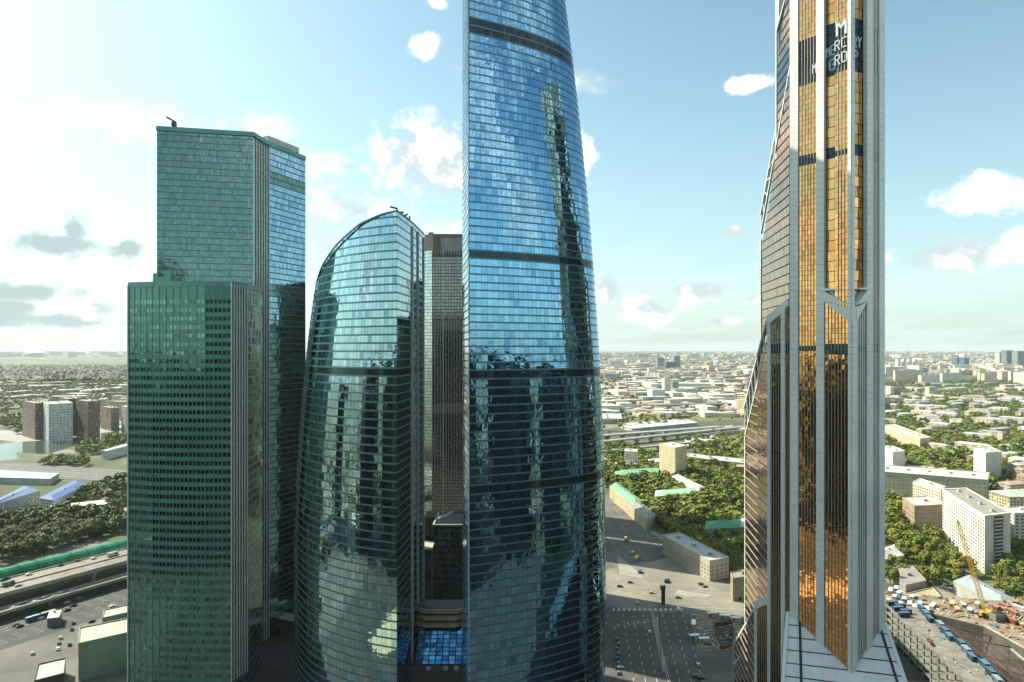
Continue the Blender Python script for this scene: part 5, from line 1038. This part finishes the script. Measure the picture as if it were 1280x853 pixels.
for x, y, kd, c, a, lab in [(873, 832, 'car', 'white', 1.4, 'white car stopped on the avenue beside the excavation'), (812, 791, 'car', 'white', 1.5, 'white car driving alone in the shaded middle lanes'), (797, 755, 'car', 'silver', 1.5, 'silver car waiting at the shaded junction line'), (848, 764, 'van', 'white', 1.5, 'white van at the shaded junction line'), (834, 728, 'van', 'black', .9, 'black van turning in the sunlit junction'), (788, 729, 'car', 'grey', -.2, 'grey car crossing the sunlit junction'), (815, 742, 'car', 'silver', -.15, 'silver car crossing the sunlit junction'), (775, 734, 'car', 'black', -.15, 'black car crossing close to the tall tower'), (848, 748, 'car', 'grey', -.2, 'grey car near the junction island'), (876, 731, 'car', 'black', .5, 'black car on the bend below the long grey-roofed block'), (881, 734, 'car', 'grey', .5, 'grey car on the bend right behind the black one'), (921, 750, 'van', 'black', -.1, 'black van beside the small brown brick house'), (831, 687, 'car', 'silver', 2.2, 'silver car at the kerb of the long grey-roofed block'), (775, 836, 'car', 'white', .3, 'white car parked at the foot of the tall tower'), (876, 849, 'car', 'black', .4, 'black car at the bottom edge near the excavation'), (869, 846, 'car', 'grey', .4, 'grey car at the bottom edge near the excavation'), (796, 700, 'truck', 'yellow', 1.2, 'yellow road-works truck on the avenue'), (791, 693, 'van', 'yellow', 1.2, 'yellow road-works van behind the yellow truck'), (800, 716, 'van', 'blue', 1.2, 'blue van beside the yellow road-works truck'), (782, 676, 'truck', 'yellow', 1.4, 'farther yellow road-works truck in the shade')]:
    vehicle(kd, c, G(x, y, .15), a, lab, None)
for i in range(8): vehicle('car', ('black', 'grey')[i % 2], G(771+(i % 2)*2, 800+i*6, .1), 1.5, ('black', 'grey')[i % 2]+' car parked in the shaded row beside the tall tower', ('black', 'grey')[i % 2]+' cars parked beside the tall tower')
def lamp(p, ang, i):
    t = thing('street_lamp', 'slim grey street lamp along the avenue edge', 'street lamp', p, 'street lamps along the avenue', ang)
    for nm, m in (('pole', MB()), ('arm', MB()), ('lamp_head', MB())):
        if nm == 'pole': m.tube((0, 0, 0), (0, 0, 11), .16, .09, 7)
        elif nm == 'arm': m.tube((0, 0, 10.9), (2.2, 0, 11.6), .07, .06, 6)
        else: m.box(2.6, 0, 11.5, 1.0, .4, .2)
        o_ = bpy.data.objects.new(nm, m.mesh(nm, 'rib_grey')); COL.objects.link(o_); o_.parent = t
for i in range(9): f = i/8; q = np.array((157.5, 540))*(1-f)+np.array((120, 808))*f; lamp((q[0], q[1], .1), PI, i)
for i in range(5): lamp((84+i*3.4, 385+i*17, .2), 0, i)
bp = thing('billboard_pylon', 'dark advertising pylon standing in the middle of the junction', 'billboard', G(829, 757))
g_ = G(829, 757); m = MB(); m.box(g_[0], g_[1], 0, 2.4, 1.6, 11); m.build('pylon', 'steel_dark', bp); m = MB(); m.box(g_[0]-.3, g_[1]-.2, 11, 3.4, 2.0, 3.0); m.build('sign_box', 'concrete_dark', bp); m = MB(); m.box(g_[0], g_[1], 0, 4, 3.4, .5); m.build('plinth', 'concrete', bp)
# road-works pit beside the bronze tower
sheet('site_ground', [G(862, 768)[:2], G(925, 770)[:2], G(930, 812)[:2], G(870, 815)[:2]], 'earth', .15, False)
pit = thing('excavation', 'brown shored excavation beside the bronze tower foot', 'excavation', G(908, 800))
q = [G(893, 782)[:2], G(915, 780)[:2], G(918, 808)[:2], G(902, 812)[:2]]
for i in range(4): m = MB(); m.beam((*q[i], .9), (*q[(i+1) % 4], .9), .8, 1.8); m.build('shoring_wall', 'rust', pit)
m = MB(); m.poly([(*p, .2) for p in q][::-1]); m.build('pit_floor', 'steel_dark', pit)
for f in (.25, .5, .75): a, b = q[0]+(q[3]-q[0])*f, q[1]+(q[2]-q[1])*f; m = MB(); m.beam((*a, 1.2), (*b, 1.2), .5, .5); m.build('strut', 'rust', pit)
def cabin(p, ang, colr, label, L=6.0, group=None, h=2.6):
    t = thing('site_cabin', label, 'cabin', p, group, ang); m = MB(); m.box(0, 0, .1, L, 2.45, h, 0, colr)
    for i in range(int(L/.6)): 
        for sy in (-1, 1): m.box(-L/2+.3+i*.6, sy*1.24, .2, .12, .06, h-.3, 0, colr)
    o_ = bpy.data.objects.new('body', m.mesh('body', 'paint')); COL.objects.link(o_); o_.parent = t
    m = MB(); m.box(0, 0, h+.1, L+.15, 2.6, .14, 0, tuple(min(1, c*1.6+.05) for c in colr)); o_ = bpy.data.objects.new('roof', m.mesh('roof', 'paint')); COL.objects.link(o_); o_.parent = t
    m = MB(); m.box(-L*.25, -1.29, .2, .9, .05, 2.0); o_ = bpy.data.objects.new('door', m.mesh('door', 'steel_dark')); COL.objects.link(o_); o_.parent = t
for i, (x, y, a, c, lab) in enumerate([(867, 783, 1.3, (.6, .62, .58), 'long white site cabin lying along the excavation fence'), (868, 799, .2, (.5, .58, .6), 'pale cabin beside the parked cars of the excavation'), (880, 803, .1, (.62, .62, .6), 'white cabin between the cars and the excavation'), (906, 774, -.2, (.66, .66, .6), 'white cabin at the far edge of the excavation'), (920, 777, -.1, (.66, .62, .52), 'cream cabin next to the bronze tower step'), (890, 771, 0.1, (.55, .5, .4), 'tan cabin near the junction corner')]): cabin(G(x, y, .15), a, c, lab, 9 if i == 0 else 6.5)

# ------------------------------------------------------------------ big building site at the lower right
site = thing('concrete_frame', 'unfinished open concrete frame building with flat deck beside the bronze tower', 'building', (235, 380, 0))
Z0 = 20.0; a0_, a1_ = np.array((234.0, 428.0)), np.array((213.0, 300.0)); b0_, b1_ = np.array((254.0, 422.0)), np.array((232.0, 298.0))
for k in range(5):
    z = 4.0*(k+1); m = MB(); m.prism([a0_, a1_, b1_, b0_], z-.5, z, bottom=True); m.build('floor_slab', 'concrete_shaded', site)
    for i in range(15):
        f = (i+.1)/14.5; p = a0_+(a1_-a0_)*f; m = MB(); m.box(p[0]+.5, p[1], z-4, .8, .8, 3.5, .17); m.build('column', 'concrete_shaded', site)
        if i % 2 == 0: q = b0_+(b1_-b0_)*f; m = MB(); m.box(q[0]-.6, q[1], z-4, .9, .9, 3.5, .17); m.build('column', 'concrete_shaded', site)
m = MB(); m.beam((*(a0_+.2), Z0+.5), (*(a1_+.2), Z0+.5), .4, 1.0); m.build('parapet', 'concrete_shaded', site)
m = MB(); c0, c1 = (a0_+b0_)/2, (a1_+b1_)/2; m.prism([c0+(-1, 0), c1+(-1, 0), c1+(1, 0), c0+(1, 0)], 0, Z0-.6); m.build('core_wall', 'concrete_dark', site)
for i in range(15):
    f = (i+.5)/15; p = (b0_*.9+a0_*.1)*(1-f)+(b1_*.9+a1_*.1)*f; z = Z0+.05
    cabin((p[0]-(i % 3)*1.2, p[1], z), math.atan2(a1_[1]-a0_[1], a1_[0]-a0_[0])+RNG.normal(0, .04), [(.02, .07, .14), (.03, .11, .20), (.015, .05, .10), (.12, .19, .23)][i % 4], ['navy', 'blue', 'dark blue', 'grey-blue'][i % 4]+' site cabin on the deck of the unfinished concrete frame', 6.2, ['navy', 'blue', 'dark blue', 'grey-blue'][i % 4]+' cabins on the concrete deck')
for i in range(5):
    f = .02+.035*i; p = a0_*(1-f)+a1_*f+(4+3*(i % 2), 1); cabin((p[0], p[1], Z0+.05), .1, (.015, .05, .10), 'dark cabin in the cluster at the far end of the concrete deck', 6.2, 'dark cabins at the deck end')
tp = thing('rebar_stack', 'red-brown stack of reinforcing bars on the concrete deck', 'rebar', (227, 372, Z0))
for i in range(12): m = MB(); m.beam((226+RNG.normal(0, .8), 368+RNG.normal(0, .5), Z0+.2+.12*i), (229+RNG.normal(0, .8), 377+RNG.normal(0, .5), Z0+.2+.12*i), .25, .2); m.build('bar', 'rust', tp)
pitb = thing('steel_pit', 'deep dark foundation pit spanned by rusty steel beams', 'excavation', (285, 370, 0))
pa, pb, pc, pd = np.array((255.5, 421.0)), np.array((234.0, 300.0)), np.array((263.0, 300.0)), np.array((277.0, 366.0)); pe = np.array((276.0, 399.0))
m = MB(); m.poly([(*p, .3) for p in (pa, pb, pc, pd, pe)]); m.build('pit_floor', 'core_dark', pitb)  # near-black colour stands in for the shade at the pit bottom
rim = [pe, pd, pc]
m = MB(); m.beam((*pa, 9), (*pe, 9), 1.2, 18); m.build('pit_wall', 'concrete_dark', pitb); m = MB(); m.beam((*pe, 9), (*pd, 9), 1.2, 18); m.build('pit_wall', 'concrete_dark', pitb)
for k in range(7):
    f = (k+.5)/7; p = pa*(1-f)+pb*f; q = pd*(1-f)+pc*f if k > 1 else pe*(1-f*3)+pd*f*3; m = MB(); m.beam((*p, 15), (*q, 15), .45, .6); m.build('cross_beam', 'rust', pitb)
for k in range(20):
    f = (k+1)/21; p = pa*(1-f)+pd*f+(0, -4); q = pb*(1-f)+pc*f; m = MB(); m.beam((*p, 15.8), (*q, 15.8), .22, .25); m.build('long_beam', 'rust' if k % 3 else 'concrete_dark', pitb)
m = MB(); m.beam((*pe, 18.6), (*(pd+(.5, -8)), 18.6), 1.4, .5); m.build('walkway', 'concrete', pitb); m = MB(); m.beam((*(pd-(5, -6)), 16.8), (*(pc-(6, 0)), 16.8), 1.2, .5); m.build('walkway', 'concrete', pitb)
ym = MB(); ym.prism([(256, 422.7), (277.2, 399.5), (278.2, 366), (264.2, 300), (420, 300), (420, 436), (322, 440), (284, 448), (248, 459), (235, 434)], 0, 17.6); struct('site_yard', ym, 'earth')
YZ = 17.6
def yp(x, y): return G(x, y, YZ)
g_ = yp(1232, 772); cr = thing('crawler_crane', 'yellow lattice boom crane at the edge of the steel pit', 'crane', g_)
tip = W(1197, 655, g_[1]); d = tip-g_; L = np.linalg.norm(d); d = d/L; ex = np.array((.8, .6, 0.0)); ex = ex-d*np.dot(ex, d); ex /= np.linalg.norm(ex); ey = np.cross(d, ex); b0c = g_+np.array((0, 0, 2.2))
bm_ = MB(); N_ = 22
def bpnt(k, sx, sy): f = k/N_; wd = 0.85*min(1, .3+f*6, .3+(1-f)*6); return b0c+d*(L*f)+ex*sx*wd+ey*sy*wd
for sx, sy in ((-1, -1), (1, -1), (1, 1), (-1, 1)):
    m = MB()
    for k in range(N_): m.beam(bpnt(k, sx, sy), bpnt(k+1, sx, sy), .22, .22)
    m.build('boom_chord', 'crane_yellow', cr)
for k in range(N_):
    m = MB(); s = (-1)**k
    for (s1, t1), (s2, t2) in (((-1, -1), (1, -1)), ((1, -1), (1, 1)), ((1, 1), (-1, 1)), ((-1, 1), (-1, -1))): m.beam(bpnt(k, s1, t1), bpnt(k+1, s2, t2), .13, .13)
    m.build('boom_lacing', 'crane_yellow', cr)
m = MB(); m.box(g_[0], g_[1], YZ+1.2, 6.5, 3.4, 2.2, .4); m.box(g_[0]+2.8, g_[1]+1.2, YZ+1.4, 1.8, 3.4, 2.6, .4); m.build('cab_body', 'crane_yellow', cr)
m = MB(); m.box(g_[0]-2.6, g_[1]-2.2, YZ+1.4, 1.9, 1.5, 2.2, .4); m.build('operator_cab', 'car_glass', cr)
for s in (-1, 1): m = MB(); m.box(g_[0]-s*.9, g_[1]+s*2.2, YZ, 7.5, 1.1, 1.2, .4); m.build('track', 'steel_dark', cr)
m = MB(); m.tube(g_+np.array((2.5, 1, 4)), tip, .06, .06, 5); m.build('pendant_cable', 'steel_dark', cr); m = MB(); m.tube(tip, tip-np.array((0, 0, 24)), .05, .05, 5); m.build('hoist_cable', 'steel_dark', cr); m = MB(); h_ = tip-np.array((0, 0, 25)); m.box(h_[0], h_[1], h_[2], .9, .6, 1.4); m.build('hook_block', 'crane_yellow', cr)
sv = thing('spoil_tank', 'grey tank unit standing next to the yellow crane', 'tank', yp(1247, 776)); q = yp(1247, 776); m = MB(); m.box(q[0], q[1], YZ, 8, 5, 4.5, .2); m.build('tank', 'rib_grey', sv); m = MB(); m.box(q[0], q[1], YZ+4.5, 6, 3.5, .5, .2); m.build('lid', 'steel_dark', sv)
items = [(1113, 742, .5), (1118, 748, .5), (1124, 745, .4), (1130, 752, .5), (1127, 758, .6), (1137, 756, .5), (1143, 762, .5), (1150, 757, .5), (1158, 766, .5), (1166, 759, .4), (1120, 738, .5), (1140, 748, .5), (1196, 762, .6), (1204, 758, .6), (1212, 765, .5), (1190, 757, .5), (1222, 759, .4), (1246, 762, .3), (1256, 758, .9), (1266, 768, .8), (1274, 762, .9), (1262, 778, .9), (1276, 782, .8), (1270, 755, .4)]
cc = [('white', (.4, .4, .37)), ('pale grey', (.45, .47, .46)), ('ochre', (.36, .26, .09)), ('rust-red', (.26, .09, .05)), ('light blue', (.22, .32, .37))]
for i, (x, y, a) in enumerate(items):
    nm, c = cc[(0, 0, 1, 4, 0, 1, 0, 4, 0, 1, 0, 1, 2, 0, 4, 2, 0, 3, 3, 3, 0, 3, 2, 3)[i]]; cabin(yp(x, y), a*2, c, f'{nm} site box in the builders\' yard by the crane', RNG.uniform(5, 9), f'{nm} boxes in the builders\' yard', RNG.uniform(1.2, 2.8))
for i, (x, y, a) in enumerate([(1252, 772, .8), (1262, 764, 1.0), (1270, 774, .7), (1200, 770, .3), (1210, 753, .5), (1243, 756, .6)]):
    q = yp(x, y); t = thing('beam_stack', 'stack of rusty steel beams lying in the builders\' yard', 'beam stack', q, 'beam stacks in the builders\' yard')
    for k in range(5): m = MB(); v = np.array((math.cos(a), math.sin(a), 0))*6; u = np.array((-math.sin(a), math.cos(a), 0))*(k-2)*.7; m.beam(q+u-v+(0, 0, .4), q+u+v+(0, 0, .4), .4, .6); m.build('steel_beam', 'rust' if k % 2 else 'cornice_beige', t)

cl = MB(); SCR = [(.5, .45, .35), (.6, .6, .56), (.3, .14, .08), (.1, .2, .3), (.34, .27, .16), (.2, .2, .19), (.36, .2, .1)]
for _ in range(620):
    x, y = RNG.uniform((236, 330), (330, 456)); L = RNG.uniform(.5, 4.5)
    if inpoly((x, y), [(256, 424), (279, 400), (281, 366), (266, 300), (340, 300), (340, 438), (322, 439), (284, 447), (248, 458), (236, 435)]): cl.box(x, y, YZ, L, RNG.uniform(.3, 1.4), RNG.uniform(.15, 1.3), RNG.uniform(0, PI), random.choice(SCR))
for _ in range(70):
    f = RNG.random(); u = RNG.uniform(.1, .95); p = (a0_*(1-f)+a1_*f)*(1-u)+(b0_*(1-f)+b1_*f)*u; cl.box(p[0], p[1], Z0, RNG.uniform(.4, 3), RNG.uniform(.3, 1), RNG.uniform(.15, .9), RNG.uniform(0, PI), random.choice(SCR))
for _ in range(120):
    p = G(RNG.uniform(866, 925), RNG.uniform(770, 812)); cl.box(p[0], p[1], .15, RNG.uniform(.4, 3.5), RNG.uniform(.3, 1.2), RNG.uniform(.15, 1), RNG.uniform(0, PI), random.choice(SCR))
o_ = cl.build('debris', 'paint', None, kind='stuff'); o_['label'] = 'loose planks, pallets and rubble strewn over the building sites'; o_['category'] = 'debris'
# ------------------------------------------------------------------ railway viaducts beyond the park
def viaduct(label, a, b, z, wd, name='viaduct', piers=True):
    a, b = G(*a, z)[:2], G(*b, z)[:2]; c = (a+b)/2; t = thing(name, label, 'bridge', (c[0], c[1], 0)); m = MB(); m.beam((*a, z-1), (*b, z-1), wd, 2.0); m.build('deck', 'concrete', t)
    d = (b-a)/np.linalg.norm(b-a); n = np.array((d[1], -d[0]))*wd*.47
    for s in (-1, 1): m = MB(); m.beam((*(a+n*s), z+.6), (*(b+n*s), z+.6), .5, 1.2); m.build('parapet', 'parapet', t)
    if piers:
        L = np.linalg.norm(b-a)
        for k in range(1, int(L/38)): p = a+d*k*38; m = MB(); m.box(p[0], p[1], 0, 3, wd*.6, z-2, math.atan2(d[1], d[0])); m.build('pier', 'concrete', t)
viaduct('nearest low viaduct crossing behind the small white slab', (740, 565), (860, 553), 9, 16)
viaduct('grey viaduct running towards the bronze tower flank', (740, 553), (950, 531), 11, 18)
viaduct('wide motorway viaduct behind the grey railway sheds', (740, 545), (900, 533), 10, 24)
viaduct('long pale flyover across the works district', (740, 508), (960, 503), 16, 26)
viaduct('slim flyover in front of the railway sheds', (740, 537), (830, 541), 9, 14)
for (lab, pts, h) in [('long grey railway shed with saw-tooth roof nearest the viaducts', [(790, 541), (872, 533), (856, 528), (772, 534)], 8), ('white railway depot left of the long grey shed', [(742, 530), (778, 530), (776, 523), (742, 524)], 12), ('pale low depot beyond the meadow', [(872, 548), (925, 542), (915, 536), (866, 541)], 7), ('white flat depot by the viaduct bend', [(862, 560), (900, 554), (890, 549), (856, 554)], 7)]:
    hs('railway_shed', lab, 'shed', [G(*p_)[:2] for p_ in pts], h, (0.45, 0.45, 0.42), (0.48, 0.5, 0.49), 'flat', (0,), False)
for k in range(9):
    a, b = G(860+k*8, 551-k*1.6, 3)[:2], G(866+k*8, 550-k*1.6, 3)[:2]; t = thing('rail_wagon', 'white-roofed rail wagon in the train passing the depot', 'wagon', (*a, 0), 'wagons of the passing train'); m = MB(); m.beam((*a, 3), (*b, 3), 3.6, 3.6, (.2, .24, .3)); m.build('body', 'paint', t); m = MB(); m.beam((*a, 5), (*b, 5), 3.7, .4, (.7, .7, .68)); m.build('roof', 'paint', t)
mk = MB()
for k in range(7): strip(mk, G(-40, 578+k*3.2), G(170, 590+k*2.4), 1.6, .2)
struct('railway_tracks', mk, 'rib_grey')

# ------------------------------------------------------------------ air
hz = MB(); hz.box(0, 0, -1, 97000, 97000, 401)
ob = hz.build('haze', 'core_dark', None, kind='stuff'); ob.data.materials.clear(); ob['label'] = 'thin summer haze over the whole city'; ob['category'] = 'haze'
hm = bpy.data.materials.new('haze'); hm.use_nodes = True; t = NT(hm.node_tree); t.n.clear(); pv = t.new('ShaderNodeVolumePrincipled'); out = t.new('ShaderNodeOutputMaterial'); t.l.new(pv.outputs[0], out.inputs['Volume'])
pv.inputs['Color'].default_value = (0.80, 0.92, 0.97, 1); pv.inputs['Density'].default_value = 2.5e-5; pv.inputs['Anisotropy'].default_value = 0.1
ob.data.materials.append(hm)
